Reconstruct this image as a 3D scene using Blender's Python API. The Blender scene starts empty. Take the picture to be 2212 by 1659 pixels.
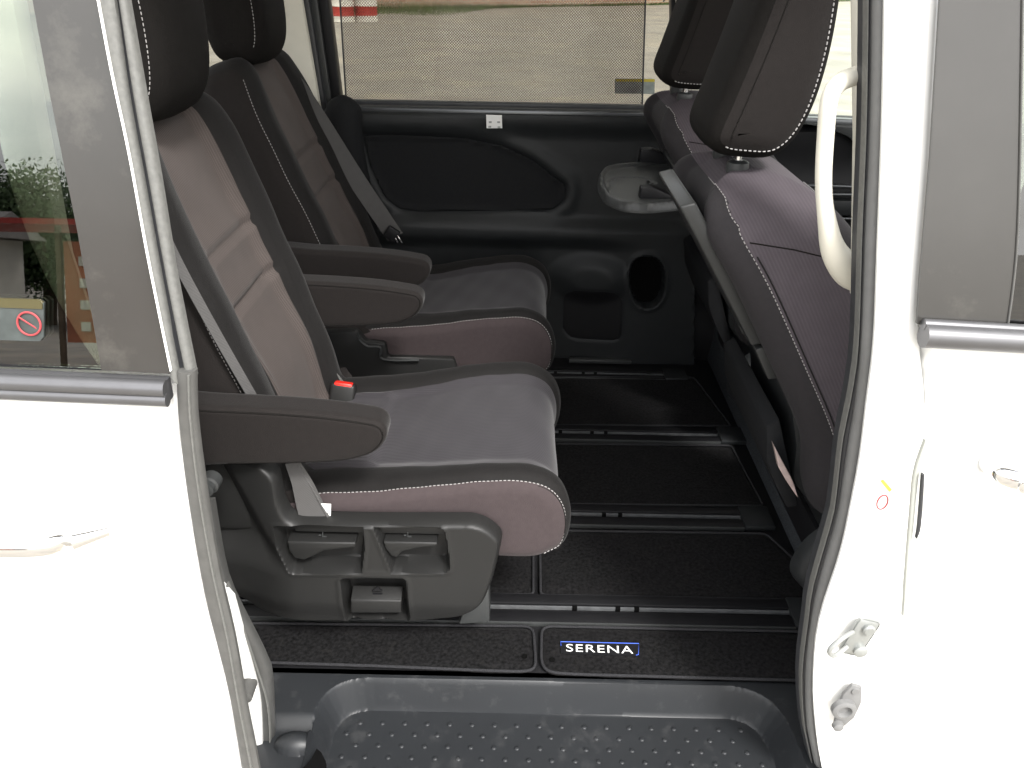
import bpy, bmesh, math, random
import numpy as np
from mathutils import Vector, Matrix

random.seed(4)
rng = np.random.default_rng(4)
R = math.radians
sc = bpy.context.scene
col = sc.collection

# ------------------------------------------------------------------ camera
W, H, F = 2212.0, 1659.0, 1736.0
PITCH, ROLL = R(28.5), 0.020
CAM = Vector((0, -0.957, 1.08))
FWD = Vector((0, math.cos(PITCH), -math.sin(PITCH)))
UP0 = Vector((0, math.sin(PITCH), math.cos(PITCH)))
RT0 = Vector((1, 0, 0))
cr, sr = math.cos(ROLL), math.sin(ROLL)
cam_r = RT0 * cr + UP0 * sr
cam_u = UP0 * cr - RT0 * sr
cd = bpy.data.cameras.new("camera")
cam = bpy.data.objects.new("camera", cd)
col.objects.link(cam)
cam.matrix_world = Matrix(((cam_r.x, cam_u.x, -FWD.x, CAM.x), (cam_r.y, cam_u.y, -FWD.y, CAM.y),
                           (cam_r.z, cam_u.z, -FWD.z, CAM.z), (0, 0, 0, 1)))
cd.sensor_width = 36
cd.lens = F / W * 36
cd.clip_start = 0.02
cd.clip_end = 500
sc.camera = cam

# ------------------------------------------------------------------ light
SUN_EL, SUN_AZ = R(50), R(152)        # azimuth measured from +Y clockwise
wd = bpy.data.worlds.new("World")
sc.world = wd
wd.use_nodes = True
nt = wd.node_tree
nt.nodes.clear()
sky = nt.nodes.new("ShaderNodeTexSky")
sky.sky_type = 'NISHITA'
sky.sun_disc = False
sky.sun_elevation = SUN_EL
sky.sun_rotation = SUN_AZ
sky.dust_density = 4.0
sky.air_density = 1.0
hs = nt.nodes.new("ShaderNodeHueSaturation")
hs.inputs['Saturation'].default_value = 0.45
tc = nt.nodes.new("ShaderNodeTexCoord")
mp = nt.nodes.new("ShaderNodeMapping")
mp.inputs['Scale'].default_value = (1.2, 1.2, 3.0)
ns = nt.nodes.new("ShaderNodeTexNoise")
ns.inputs['Scale'].default_value = 2.2
ns.inputs['Detail'].default_value = 6
cr_ = nt.nodes.new("ShaderNodeValToRGB")
cr_.color_ramp.elements[0].position = 0.38
cr_.color_ramp.elements[1].position = 0.62
mx = nt.nodes.new("ShaderNodeMix")
mx.data_type = 'RGBA'
mx.inputs[7].default_value = (8.6, 8.5, 8.3, 1)
bg = nt.nodes.new("ShaderNodeBackground")
bg.inputs['Strength'].default_value = 0.13
wo = nt.nodes.new("ShaderNodeOutputWorld")
L = nt.links.new
L(sky.outputs[0], hs.inputs['Color'])
L(tc.outputs['Generated'], mp.inputs[0]); L(mp.outputs[0], ns.inputs['Vector'])
L(ns.outputs[0], cr_.inputs[0]); L(cr_.outputs[0], mx.inputs[0])
L(hs.outputs[0], mx.inputs[6]); L(mx.outputs[2], bg.inputs[0]); L(bg.outputs[0], wo.inputs[0])

sl = bpy.data.lights.new("sun", 'SUN')
sl.energy = 1.5
sl.angle = R(11)
sl.color = (1, 0.98, 0.95)
so = bpy.data.objects.new("sun", sl)
col.objects.link(so)
sd = Vector((math.sin(SUN_AZ) * math.cos(SUN_EL), math.cos(SUN_AZ) * math.cos(SUN_EL), math.sin(SUN_EL)))
so.rotation_euler = sd.to_track_quat('Z', 'Y').to_euler()
so.location = sd * 20

sc.view_settings.view_transform = 'Standard'
sc.view_settings.look = 'None'
sc.view_settings.exposure = 1.85
sc.view_settings.gamma = 1
sc.view_settings.use_curve_mapping = False
sc.render.engine = 'CYCLES'
cy = sc.cycles
cy.use_denoising = True
cy.max_bounces = 8
cy.diffuse_bounces = 4
cy.transparent_max_bounces = 16
cy.sample_clamp_indirect = 8


# ------------------------------------------------------------------ projection helpers
def ray(u, v):
    du = (u - W / 2) / F
    dv = (v - H / 2) / F
    return FWD + cam_r * du - cam_u * dv


def P(u, v, x=None, y=None, z=None):
    d = ray(u, v)
    if x is not None: t = (x - CAM.x) / d.x
    elif y is not None: t = (y - CAM.y) / d.y
    else: t = (z - CAM.z) / d.z
    return CAM + d * t


def PF(u, v, yf):
    y = -0.2
    for _ in range(12):
        p = P(u, v, y=y)
        y = yf(p.z)
    return p


# ------------------------------------------------------------------ materials
def node_mat(name):
    m = bpy.data.materials.new(name)
    m.use_nodes = True
    return m, m.node_tree, m.node_tree.nodes["Principled BSDF"]


def mat(name, c, rough=0.6, var=0.12, vscale=30, bump=0.0, bscale=400, metal=0, coat=0, spec=0.5, sheen=0,
        rib=None, ribk=0.35, ribamp=0.25, dirt=None):
    m, t, b = node_mat(name)
    N = t.nodes; K = t.links.new
    b.inputs['Roughness'].default_value = rough
    b.inputs['Metallic'].default_value = metal
    b.inputs['Specular IOR Level'].default_value = spec
    b.inputs['Coat Weight'].default_value = coat
    b.inputs['Sheen Weight'].default_value = sheen
    b.inputs['Sheen Roughness'].default_value = 0.4
    tcn = N.new("ShaderNodeTexCoord")
    n1 = N.new("ShaderNodeTexNoise"); n1.inputs['Scale'].default_value = vscale; n1.inputs['Detail'].default_value = 5
    K(tcn.outputs['Object'], n1.inputs['Vector'])
    rp = N.new("ShaderNodeMapRange")
    rp.inputs[1].default_value = 0.3; rp.inputs[2].default_value = 0.7
    rp.inputs[3].default_value = 1 - var; rp.inputs[4].default_value = 1 + var
    K(n1.outputs[0], rp.inputs[0])
    ml = N.new("ShaderNodeVectorMath"); ml.operation = 'SCALE'
    ml.inputs[0].default_value = c
    K(rp.outputs[0], ml.inputs['Scale'])
    last = ml.outputs[0]
    hgt = None
    if rib:
        axis, pitch = rib
        sp = N.new("ShaderNodeVectorMath"); sp.operation = 'DOT_PRODUCT'
        sp.inputs[1].default_value = Vector(axis).normalized()
        K(tcn.outputs['Object'], sp.inputs[0])
        mu = N.new("ShaderNodeMath"); mu.operation = 'MULTIPLY'; mu.inputs[1].default_value = 2 * math.pi / pitch
        K(sp.outputs['Value'], mu.inputs[0])
        sn = N.new("ShaderNodeMath"); sn.operation = 'SINE'; K(mu.outputs[0], sn.inputs[0])
        r2 = N.new("ShaderNodeMapRange"); r2.inputs[1].default_value = -1; r2.inputs[2].default_value = 1
        r2.inputs[3].default_value = 1 - ribamp; r2.inputs[4].default_value = 1 + ribamp
        K(sn.outputs[0], r2.inputs[0])
        m2 = N.new("ShaderNodeVectorMath"); m2.operation = 'SCALE'
        K(last, m2.inputs[0]); K(r2.outputs[0], m2.inputs['Scale'])
        last = m2.outputs[0]
        hgt = sn.outputs[0]
    if dirt:
        n3 = N.new("ShaderNodeTexNoise"); n3.inputs['Scale'].default_value = dirt[1]; n3.inputs['Detail'].default_value = 8
        n3.inputs['Roughness'].default_value = 0.7
        K(tcn.outputs['Object'], n3.inputs['Vector'])
        r3 = N.new("ShaderNodeValToRGB")
        r3.color_ramp.elements[0].position = dirt[3]; r3.color_ramp.elements[1].position = dirt[3] + 0.12
        K(n3.outputs[0], r3.inputs[0])
        m3 = N.new("ShaderNodeMix"); m3.data_type = 'RGBA'
        m3.inputs[7].default_value = (*dirt[0], 1)
        sc3 = N.new("ShaderNodeMath"); sc3.operation = 'MULTIPLY'; sc3.inputs[1].default_value = dirt[2]
        K(r3.outputs[0], sc3.inputs[0]); K(sc3.outputs[0], m3.inputs[0]); K(last, m3.inputs[6])
        last = m3.outputs[2]
    K(last, b.inputs['Base Color'])
    if bump or rib:
        bp = N.new("ShaderNodeBump")
        bp.inputs['Distance'].default_value = 0.001
        bp.inputs['Strength'].default_value = bump if bump else ribk
        if hgt is not None:
            bp.inputs['Strength'].default_value = ribk
            bp.inputs['Distance'].default_value = 0.0004
            K(hgt, bp.inputs['Height'])
            last_b = bp
        else:
            n2 = N.new("ShaderNodeTexNoise"); n2.inputs['Scale'].default_value = bscale; n2.inputs['Detail'].default_value = 3
            K(tcn.outputs['Object'], n2.inputs['Vector'])
            K(n2.outputs[0], bp.inputs['Height'])
        K(bp.outputs[0], b.inputs['Normal'])
    return m


def glass_mat(name, tint, refl=1.0, ior=1.5):
    m = bpy.data.materials.new(name); m.use_nodes = True
    t = m.node_tree; t.nodes.clear(); N = t.nodes; K = t.links.new
    tr = N.new("ShaderNodeBsdfTransparent"); tr.inputs[0].default_value = (*tint, 1)
    gl = N.new("ShaderNodeBsdfGlossy"); gl.inputs['Roughness'].default_value = 0.0
    gl.inputs['Color'].default_value = (refl, refl, refl, 1)
    fr = N.new("ShaderNodeFresnel"); fr.inputs[0].default_value = ior
    ms = N.new("ShaderNodeMixShader"); o = N.new("ShaderNodeOutputMaterial")
    K(fr.outputs[0], ms.inputs[0]); K(tr.outputs[0], ms.inputs[1]); K(gl.outputs[0], ms.inputs[2]); K(ms.outputs[0], o.inputs[0])
    return m


def shade_mat(name, pitch, thr, colr):
    """knitted sun-shade: opaque dark cloth with a regular pattern of round holes"""
    m = bpy.data.materials.new(name); m.use_nodes = True
    t = m.node_tree; t.nodes.clear(); N = t.nodes; K = t.links.new
    tcn = N.new("ShaderNodeTexCoord"); sp = N.new("ShaderNodeSeparateXYZ"); K(tcn.outputs['Object'], sp.inputs[0])

    def sn(sock_a, sock_b, sgn):
        a = N.new("ShaderNodeMath"); a.operation = 'ADD' if sgn > 0 else 'SUBTRACT'
        K(sock_a, a.inputs[0]); K(sock_b, a.inputs[1])
        b = N.new("ShaderNodeMath"); b.operation = 'MULTIPLY'; b.inputs[1].default_value = math.pi / pitch; K(a.outputs[0], b.inputs[0])
        c = N.new("ShaderNodeMath"); c.operation = 'SINE'; K(b.outputs[0], c.inputs[0])
        d = N.new("ShaderNodeMath"); d.operation = 'ABSOLUTE'; K(c.outputs[0], d.inputs[0])
        return d.outputs[0]
    s1 = sn(sp.outputs[0], sp.outputs[2], 1); s2 = sn(sp.outputs[0], sp.outputs[2], -1)
    mu = N.new("ShaderNodeMath"); mu.operation = 'MULTIPLY'; K(s1, mu.inputs[0]); K(s2, mu.inputs[1])
    gt = N.new("ShaderNodeMath"); gt.operation = 'GREATER_THAN'; gt.inputs[1].default_value = thr; K(mu.outputs[0], gt.inputs[0])
    df = N.new("ShaderNodeBsdfDiffuse"); df.inputs[0].default_value = (*colr, 1)
    tr = N.new("ShaderNodeBsdfTransparent")
    ms = N.new("ShaderNodeMixShader"); o = N.new("ShaderNodeOutputMaterial")
    K(gt.outputs[0], ms.inputs[0]); K(df.outputs[0], ms.inputs[1]); K(tr.outputs[0], ms.inputs[2]); K(ms.outputs[0], o.inputs[0])
    return m


M = {}
M['white'] = mat('white_paint', (0.80, 0.80, 0.78), 0.25, 0.01, coat=0.6)
M['cream'] = mat('cream_trim', (0.62, 0.60, 0.52), 0.55, 0.03, bump=0.1)
M['rubber'] = mat('grey_rubber', (0.080, 0.079, 0.075), 0.55, 0.10, 60, bump=0.15, spec=0.3)
M['rubber_md'] = mat('mid_rubber', (0.15, 0.15, 0.148), 0.5, 0.06, 60, bump=0.15, spec=0.3)
M['rubber_seal'] = mat('body_seal_rubber', (0.055, 0.055, 0.053), 0.45, 0.1, 60, bump=0.15)
M['rubber_dk'] = mat('dark_rubber', (0.03, 0.031, 0.034), 0.5, 0.15, 60, bump=0.1)
M['rubber_lt'] = mat('pale_rubber', (0.12, 0.12, 0.113), 0.55, 0.12, 200, bump=0.3, bscale=300, spec=0.3)
M['trim'] = mat('door_trim_plastic', (0.0165, 0.018, 0.019), 0.5, 0.06, bump=0.35, bscale=900, spec=0.28)
M['trim2'] = mat('door_insert_cloth', (0.0115, 0.012, 0.013), 0.8, 0.1, 200, bump=0.4, bscale=700, spec=0.15)
M['plastic'] = mat('seat_cover_plastic', (0.0150, 0.0150, 0.0147), 0.42, 0.06, 8, bump=0.25, bscale=1200, spec=0.3)
M['plastic_lt'] = mat('grey_plastic', (0.040, 0.042, 0.042), 0.4, 0.05, bump=0.15, bscale=1200, spec=0.35)
M['tray'] = mat('step_plastic', (0.0165, 0.018, 0.0200), 0.42, 0.10, 6, bump=0.25, bscale=1000, dirt=((0.075, 0.075, 0.075), 25, 0.25, 0.56), spec=0.4)
M['black'] = mat('black_plastic', (0.008, 0.008, 0.009), 0.5, 0.1, bump=0.2, spec=0.25)
M['hole'] = mat('hole_shade_black', (0.004, 0.004, 0.004), 0.9, 0.1, spec=0.03)  # shade inside holes put into the colour, for pieces standing in for holes
M['carpet'] = mat('carpet', (0.0100, 0.0098, 0.0102), 0.95, 0.55, 160, bump=1.0, bscale=900, sheen=0.03, dirt=((0.020, 0.019, 0.018), 55, 0.45, 0.55), spec=0.03)
M['carpet_g'] = mat('riser_carpet', (0.055, 0.060, 0.066), 0.95, 0.35, 300, bump=1.0, bscale=500, spec=0.03)
M['piping'] = mat('carpet_piping', (0.028, 0.028, 0.030), 0.8, 0.3, 500, bump=1, bscale=500, spec=0.03)
M['bolster'] = mat('bolster_cloth', (0.0105, 0.0098, 0.0096), 0.75, 0.08, 120, bump=0.5, bscale=900, sheen=0.05, spec=0.15)
M['insert_back'] = mat('ribbed_brown_cloth', (0.066, 0.055, 0.051), 0.8, 0.04, 30, rib=((0, 1, 0.12), 0.0046), ribk=0.5, ribamp=0.16, sheen=0.05, spec=0.15)
M['insert_seat'] = mat('ribbed_grey_cloth', (0.031, 0.0285, 0.0325), 0.55, 0.04, 30, rib=((0.05, 1, 0), 0.0046), ribk=0.3, ribamp=0.09, sheen=0.22, spec=0.35)
M['side_pink'] = mat('plum_side_cloth', (0.048, 0.0375, 0.0385), 0.85, 0.06, 120, bump=0.5, bscale=900, sheen=0.1, spec=0.15)
M['side_plum'] = mat('plum_front_cloth', (0.070, 0.060, 0.068), 0.8, 0.05, 40, rib=((0.8, 0, 0.45), 0.0046), ribk=0.25, ribamp=0.08, sheen=0.0, spec=0.15)
M['arm'] = mat('armrest_cloth', (0.0125, 0.0106, 0.0100), 0.8, 0.08, 120, bump=0.5, bscale=900, sheen=0.1, spec=0.15)
M['back_cloth'] = mat('dark_back_cloth', (0.027, 0.025, 0.027), 0.8, 0.06, 120, bump=0.5, bscale=900, sheen=0.03, spec=0.15)
M['head'] = mat('headrest_cloth', (0.009, 0.0082, 0.0076), 0.8, 0.1, 150, bump=0.5, bscale=900, sheen=0.0, spec=0.08)
M['stitch'] = mat('pale_thread', (0.30, 0.29, 0.285), 0.7, 0.1)
M['belt'] = mat('belt_webbing', (0.075, 0.073, 0.072), 0.55, 0.05, 60, rib=((0.7, 0.3, 0.7), 0.003), ribk=0.2, ribamp=0.05, spec=0.15)
M['chrome'] = mat('chrome', (0.8, 0.8, 0.8), 0.12, 0.02, metal=1)
M['steel'] = mat('satin_steel', (0.25, 0.25, 0.25), 0.3, 0.08, metal=1)
M['satin'] = mat('satin_moulding', (0.13, 0.13, 0.135), 0.38, 0.05, metal=0.7)
M['satin_dk'] = mat('dark_moulding', (0.11, 0.115, 0.12), 0.3, 0.05, metal=0.6)
M['blackout'] = mat('gloss_blackout', (0.036, 0.0345, 0.032), 0.25, 0.08, 12, spec=0.55, dirt=((0.12, 0.115, 0.10), 7, 0.3, 0.55))
M['red'] = mat('red_button', (0.75, 0.02, 0.012), 0.4, 0.02)
M['label'] = mat('white_label', (0.78, 0.78, 0.76), 0.6, 0.02)
M['label_g'] = mat('grey_label', (0.30, 0.31, 0.30), 0.6, 0.25, 90)
M['stick_g'] = mat('sticker_grey', (0.33, 0.37, 0.35), 0.5, 0.2, 60)
M['stick_dk'] = mat('sticker_dim', (0.04, 0.048, 0.046), 0.5, 0.25, 60)
M['yellow'] = mat('yellow_ink', (0.62, 0.50, 0.05), 0.5, 0.05)
M['yellow_dk'] = mat('dim_yellow_ink', (0.05, 0.042, 0.012), 0.5, 0.1)
M['ring'] = mat('red_ink', (0.30, 0.04, 0.045), 0.5, 0.05)
M['blue'] = mat('blue_thread', (0.05, 0.12, 0.6), 0.6, 0.05)
M['glass_far'] = glass_mat('tinted_glass', (0.63, 0.625, 0.59))
M['glass_clear'] = glass_mat('clear_glass', (0.93, 0.96, 0.92))
M['glass_door'] = glass_mat('privacy_glass', (0.50, 0.54, 0.48), 1.0, 1.9)
M['shade'] = shade_mat('sun_shade_mesh', 0.0068, 0.30, (0.06, 0.035, 0.03))
M['shade_n'] = shade_mat('perforated_shade', 0.013, 0.50, (0.22, 0.14, 0.10))
M['ground'] = mat('dry_gravel', (0.255, 0.238, 0.208), 0.95, 0.16, 1.4, bump=0.6, bscale=30, dirt=((0.36, 0.32, 0.25), 0.9, 0.6, 0.5))
M['grass'] = mat('grass_blade', (0.075, 0.12, 0.035), 0.8, 0.4, 3)
M['leaf'] = mat('tree_leaf', (0.05, 0.085, 0.03), 0.8, 0.4, 3)
M['bark'] = mat('bark', (0.12, 0.09, 0.06), 0.9, 0.3, 10, bump=1, bscale=30)
M['barrel_w'] = mat('barrel_white', (0.62, 0.6, 0.56), 0.6, 0.1, 6)
M['barrel_r'] = mat('barrel_red', (0.34, 0.035, 0.025), 0.6, 0.15, 6)
M['orange'] = mat('orange_tarp', (0.40, 0.15, 0.08), 0.8, 0.2, 2)
M['bluecloth'] = mat('blue_tarp', (0.10, 0.13, 0.25), 0.8, 0.2, 2)
M['wall_w'] = mat('pale_render', (0.55, 0.53, 0.47), 0.9, 0.1, 2)
M['roof'] = mat('grey_roof', (0.18, 0.17, 0.16), 0.8, 0.2, 2)


def brick_mat():
    m, t, b = node_mat('old_brick')
    N = t.nodes; K = t.links.new
    tcn = N.new("ShaderNodeTexCoord"); mpn = N.new("ShaderNodeMapping"); mpn.inputs['Rotation'].default_value = (R(90), 0, 0)
    br = N.new("ShaderNodeTexBrick"); br.inputs['Scale'].default_value = 1
    br.inputs['Color1'].default_value = (0.36, 0.20, 0.14, 1); br.inputs['Color2'].default_value = (0.45, 0.30, 0.22, 1)
    br.inputs['Mortar'].default_value = (0.42, 0.38, 0.32, 1)
    br.inputs['Brick Width'].default_value = 0.25; br.inputs['Row Height'].default_value = 0.085; br.inputs['Mortar Size'].default_value = 0.012
    K(tcn.outputs['Object'], mpn.inputs[0]); K(mpn.outputs[0], br.inputs['Vector']); K(br.outputs[0], b.inputs['Base Color'])
    b.inputs['Roughness'].default_value = 0.9
    return m


M['brick'] = brick_mat()
M['hardware'] = mat('zinc_plate', (0.30, 0.31, 0.30), 0.4, 0.08, 30, metal=0.5)
M['rail_metal'] = mat('rail_metal', (0.14, 0.145, 0.15), 0.35, 0.2, 60, metal=0.3)
M['table'] = mat('table_plastic', (0.024, 0.025, 0.025), 0.4, 0.05, bump=0.15, bscale=1200, spec=0.35)
M['channel_shade'] = mat('channel_shade_grey', (0.33, 0.34, 0.31), 0.6, 0.05)  # grey that carries the shade of a white body channel in its colour


# ------------------------------------------------------------------ object helpers
def tag(o, label=None, cat=None, group=None, kind=None):
    if label: o['label'] = label
    if cat: o['category'] = cat
    if group: o['group'] = group
    if kind: o['kind'] = kind
    return o


def empty(name, loc, label, cat, group=None):
    o = bpy.data.objects.new(name, None)
    o.empty_display_size = 0.05
    o.location = loc
    col.objects.link(o)
    return tag(o, label, cat, group)


def root_loc(p):
    while p.parent: p = p.parent
    return Vector(p.location)


def mesh(name, V, Fs, m, parent=None, smooth=True, angle=35, recalc=False):
    V = [Vector(v) for v in V]
    if parent is not None:
        off = root_loc(parent)
    else:
        off = Vector((sum(v.x for v in V) / len(V), sum(v.y for v in V) / len(V), min(v.z for v in V)))
    me = bpy.data.meshes.new(name)
    me.from_pydata([tuple(v - off) for v in V], [], Fs)
    bm = bmesh.new(); bm.from_mesh(me)
    if recalc: bmesh.ops.recalc_face_normals(bm, faces=bm.faces)
    if smooth:
        th = R(angle)
        for f in bm.faces: f.smooth = True
        for e in bm.edges:
            if len(e.link_faces) == 2 and e.calc_face_angle(0) > th: e.smooth = False
    bm.to_mesh(me); bm.free()
    o = bpy.data.objects.new(name, me)
    me.materials.append(m)
    if parent is None: o.location = off
    else: o.parent = parent
    col.objects.link(o)
    return o


class MB:
    def __init__(s): s.V = []; s.F = []
    def add(s, vf):
        n = len(s.V); s.V += [Vector(v) for v in vf[0]]; s.F += [tuple(i + n for i in f) for f in vf[1]]
        return s
    def build(s, name, m, parent=None, **k): return mesh(name, s.V, s.F, m, parent, **k)


def bm_out(bm):
    bm.verts.ensure_lookup_table(); bm.verts.index_update()
    V = [v.co.copy() for v in bm.verts]; Fs = [[v.index for v in f.verts] for f in bm.faces]
    bm.free()
    return V, Fs


def box(c, s, bev=0.002, rot=None, seg=2):
    bm = bmesh.new(); bmesh.ops.create_cube(bm, size=1)
    for v in bm.verts: v.co = Vector((v.co.x * s[0], v.co.y * s[1], v.co.z * s[2]))
    if bev: bmesh.ops.bevel(bm, geom=bm.edges[:], offset=bev, segments=seg, profile=0.5, affect='EDGES')
    for v in bm.verts:
        if rot is not None: v.co = rot @ v.co
        v.co += Vector(c)
    return bm_out(bm)


def boxe(x0, x1, y0, y1, z0, z1, bev=0.002):
    return box(((x0 + x1) / 2, (y0 + y1) / 2, (z0 + z1) / 2), (x1 - x0, y1 - y0, z1 - z0), bev)


def cm(pts, n=8, closed=False):
    pts = [Vector(p) for p in pts]; out = []
    N_ = len(pts); rngs = range(N_ if closed else N_ - 1)
    for i in rngs:
        if closed: p0, p1, p2, p3 = pts[i - 1], pts[i], pts[(i + 1) % N_], pts[(i + 2) % N_]
        else: p0, p1, p2, p3 = pts[max(i - 1, 0)], pts[i], pts[i + 1], pts[min(i + 2, N_ - 1)]
        for k in range(n):
            t = k / n
            out.append(0.5 * ((2 * p1) + (-p0 + p2) * t + (2 * p0 - 5 * p1 + 4 * p2 - p3) * t * t + (-p0 + 3 * p1 - 3 * p2 + p3) * t ** 3))
    if not closed: out.append(pts[-1])
    return out


def resample(pts, n, closed=False):
    A = np.array([tuple(p) for p in pts], float)
    if closed: A = np.vstack([A, A[:1]])
    d = np.r_[0, np.cumsum(np.linalg.norm(np.diff(A, axis=0), axis=1))]
    s = np.linspace(0, d[-1], n + (1 if closed else 0))
    if closed: s = s[:-1]
    return np.stack([np.interp(s, d, A[:, k]) for k in range(A.shape[1])], 1)


def tube(pts, r, n=12, closed=False, sx=1.0, ref=(0, 0, 1), cap=True):
    pts = [Vector(p) for p in pts]; K_ = len(pts); V = []; Fs = []
    rr = r if hasattr(r, '__len__') else [r] * K_
    for i, p in enumerate(pts):
        a = pts[(i - 1) % K_] if (closed or i > 0) else p
        b = pts[(i + 1) % K_] if (closed or i < K_ - 1) else p
        t = (b - a).normalized()
        rf = Vector(ref)
        if abs(t.dot(rf)) > 0.95: rf = Vector((0, 1, 0)) if abs(t.y) < 0.9 else Vector((1, 0, 0))
        s = t.cross(rf).normalized(); q = s.cross(t).normalized()
        for k in range(n):
            an = 2 * math.pi * k / n
            V.append(p + (s * math.cos(an) * sx + q * math.sin(an)) * rr[i])
    for i in range(K_ if closed else K_ - 1):
        j = (i + 1) % K_
        for k in range(n):
            l = (k + 1) % n
            Fs.append((i * n + k, i * n + l, j * n + l, j * n + k))
    if cap and not closed:
        Fs.append(tuple(range(n))[::-1]); Fs.append(tuple((K_ - 1) * n + k for k in range(n)))
    return V, Fs


def ribbon(pts, wv, th):
    """flat band: centre points, half-width vectors, thickness"""
    V = []; Fs = []; K_ = len(pts)
    for i, p in enumerate(pts):
        p = Vector(p); w = Vector(wv[i] if isinstance(wv, list) else wv)
        a = Vector(pts[max(i - 1, 0)]); b = Vector(pts[min(i + 1, K_ - 1)])
        nrm = w.cross(b - a).normalized() * (th / 2)
        V += [p - w - nrm, p + w - nrm, p + w + nrm, p - w + nrm]
    for i in range(K_ - 1):
        for k in range(4):
            l = (k + 1) % 4
            Fs.append((i * 4 + k, i * 4 + l, i * 4 + 4 + l, i * 4 + 4 + k))
    Fs.append((3, 2, 1, 0)); Fs.append(tuple(len(V) - 4 + k for k in range(4)))
    return V, Fs


def prism(poly, vec, bev=0.0, seg=2):
    bm = bmesh.new()
    vs = [bm.verts.new(Vector(p)) for p in poly]
    f = bm.faces.new(vs)
    r = bmesh.ops.extrude_face_region(bm, geom=[f])
    for e in r['geom']:
        if isinstance(e, bmesh.types.BMVert): e.co += Vector(vec)
    bmesh.ops.recalc_face_normals(bm, faces=bm.faces)
    if bev:
        ed = [e for e in bm.edges if len(e.link_faces) == 2 and e.calc_face_angle(0) > R(25)]
        bmesh.ops.bevel(bm, geom=ed, offset=bev, segments=seg, profile=0.5, affect='EDGES', clamp_overlap=True)
    return bm_out(bm)


def sphere(c, r, n=12):
    bm = bmesh.new(); bmesh.ops.create_uvsphere(bm, u_segments=n, v_segments=max(6, n // 2), radius=1)
    rv = r if hasattr(r, '__len__') else (r, r, r)
    for v in bm.verts: v.co = Vector((v.co.x * rv[0], v.co.y * rv[1], v.co.z * rv[2])) + Vector(c)
    return bm_out(bm)


def lathe(c, prof, n=32, axis='z'):
    V = []; Fs = []
    c = Vector(c)
    for (r, h) in prof:
        for k in range(n):
            a = 2 * math.pi * k / n
            if axis == 'z': V.append(c + Vector((r * math.cos(a), r * math.sin(a), h)))
            elif axis == 'y': V.append(c + Vector((r * math.cos(a), h, r * math.sin(a))))
            else: V.append(c + Vector((h, r * math.cos(a), r * math.sin(a))))
    for i in range(len(prof) - 1):
        for k in range(n):
            l = (k + 1) % n
            Fs.append((i * n + k, i * n + l, (i + 1) * n + l, (i + 1) * n + k))
    Fs.append(tuple(range(n))[::-1]); Fs.append(tuple((len(prof) - 1) * n + k for k in range(n)))
    return V, Fs


def sdf(poly, A, B):
    """signed distance, positive inside"""
    P_ = np.array(poly, float); n = len(P_)
    d = np.full(A.shape, 1e9); ins = np.zeros(A.shape, bool)
    for i in range(n):
        x0, y0 = P_[i]; x1, y1 = P_[(i + 1) % n]
        ex, ey = x1 - x0, y1 - y0; L2 = ex * ex + ey * ey + 1e-18
        t = np.clip(((A - x0) * ex + (B - y0) * ey) / L2, 0, 1)
        d = np.minimum(d, np.hypot(A - x0 - t * ex, B - y0 - t * ey))
        c = ((y0 > B) != (y1 > B)) & (A < (x1 - x0) * (B - y0) / (y1 - y0 + 1e-18) + x0)
        ins ^= c
    return np.where(ins, d, -d)


def sst(a, b, x):
    t = np.clip((x - a) / (b - a), 0, 1)
    return t * t * (3 - 2 * t)


def relief(poly, fmap, hf, cell, er=0.01, ed=0.02, back=True):
    """moulded sheet: 2D outline, map (a,b,d)->xyz, height d=hf(A,B), rounded rim"""
    Q = np.array(poly, float)
    a0, b0 = Q.min(0) - cell; a1, b1 = Q.max(0) + cell
    na = int((a1 - a0) / cell) + 2; nb = int((b1 - b0) / cell) + 2
    A, B = np.meshgrid(np.linspace(a0, a1, na), np.linspace(b0, b1, nb), indexing='ij')
    S = sdf(poly, A, B)
    e = cell * 0.3
    gx = (sdf(poly, A + e, B) - sdf(poly, A - e, B)) / (2 * e); gy = (sdf(poly, A, B + e) - sdf(poly, A, B - e)) / (2 * e)
    gn = np.hypot(gx, gy) + 1e-9
    neg = S < 0
    A2 = np.where(neg, A - S * gx / gn, A); B2 = np.where(neg, B - S * gy / gn, B)
    S2 = np.where(neg, 0, S)
    t = np.clip(S2 / er, 0, 1)
    D = hf(A2, B2) - ed * (1 - np.sqrt(np.clip(1 - (1 - t) ** 2, 0, 1)))
    ok = S > -cell * 1.45
    idx = -np.ones(A.shape, int); V = []; Fs = []
    used = np.zeros(A.shape, bool)
    cells = []
    for i in range(na - 1):
        for j in range(nb - 1):
            if ok[i, j] and ok[i + 1, j] and ok[i, j + 1] and ok[i + 1, j + 1] and max(S[i, j], S[i + 1, j], S[i, j + 1], S[i + 1, j + 1]) > 0:
                cells.append((i, j))
    for (i, j) in cells:
        q = []
        for (k, l) in ((i, j), (i + 1, j), (i + 1, j + 1), (i, j + 1)):
            if idx[k, l] < 0:
                idx[k, l] = len(V); V.append(fmap(A2[k, l], B2[k, l], D[k, l]))
            q.append(int(idx[k, l]))
        Fs.append(tuple(q))
    return V, Fs


def poly_xz(uv, y, n=0):
    p = [P(u, v, y=y) for u, v in uv]
    p = [(q.x, q.z) for q in p]
    return [tuple(q) for q in cm([Vector((a, b, 0)) for a, b in p], n, True)] if n else p


def poly_xy(uv, z, n=0):
    p = [P(u, v, z=z) for u, v in uv]
    p = [(q.x, q.y) for q in p]
    return p


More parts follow.
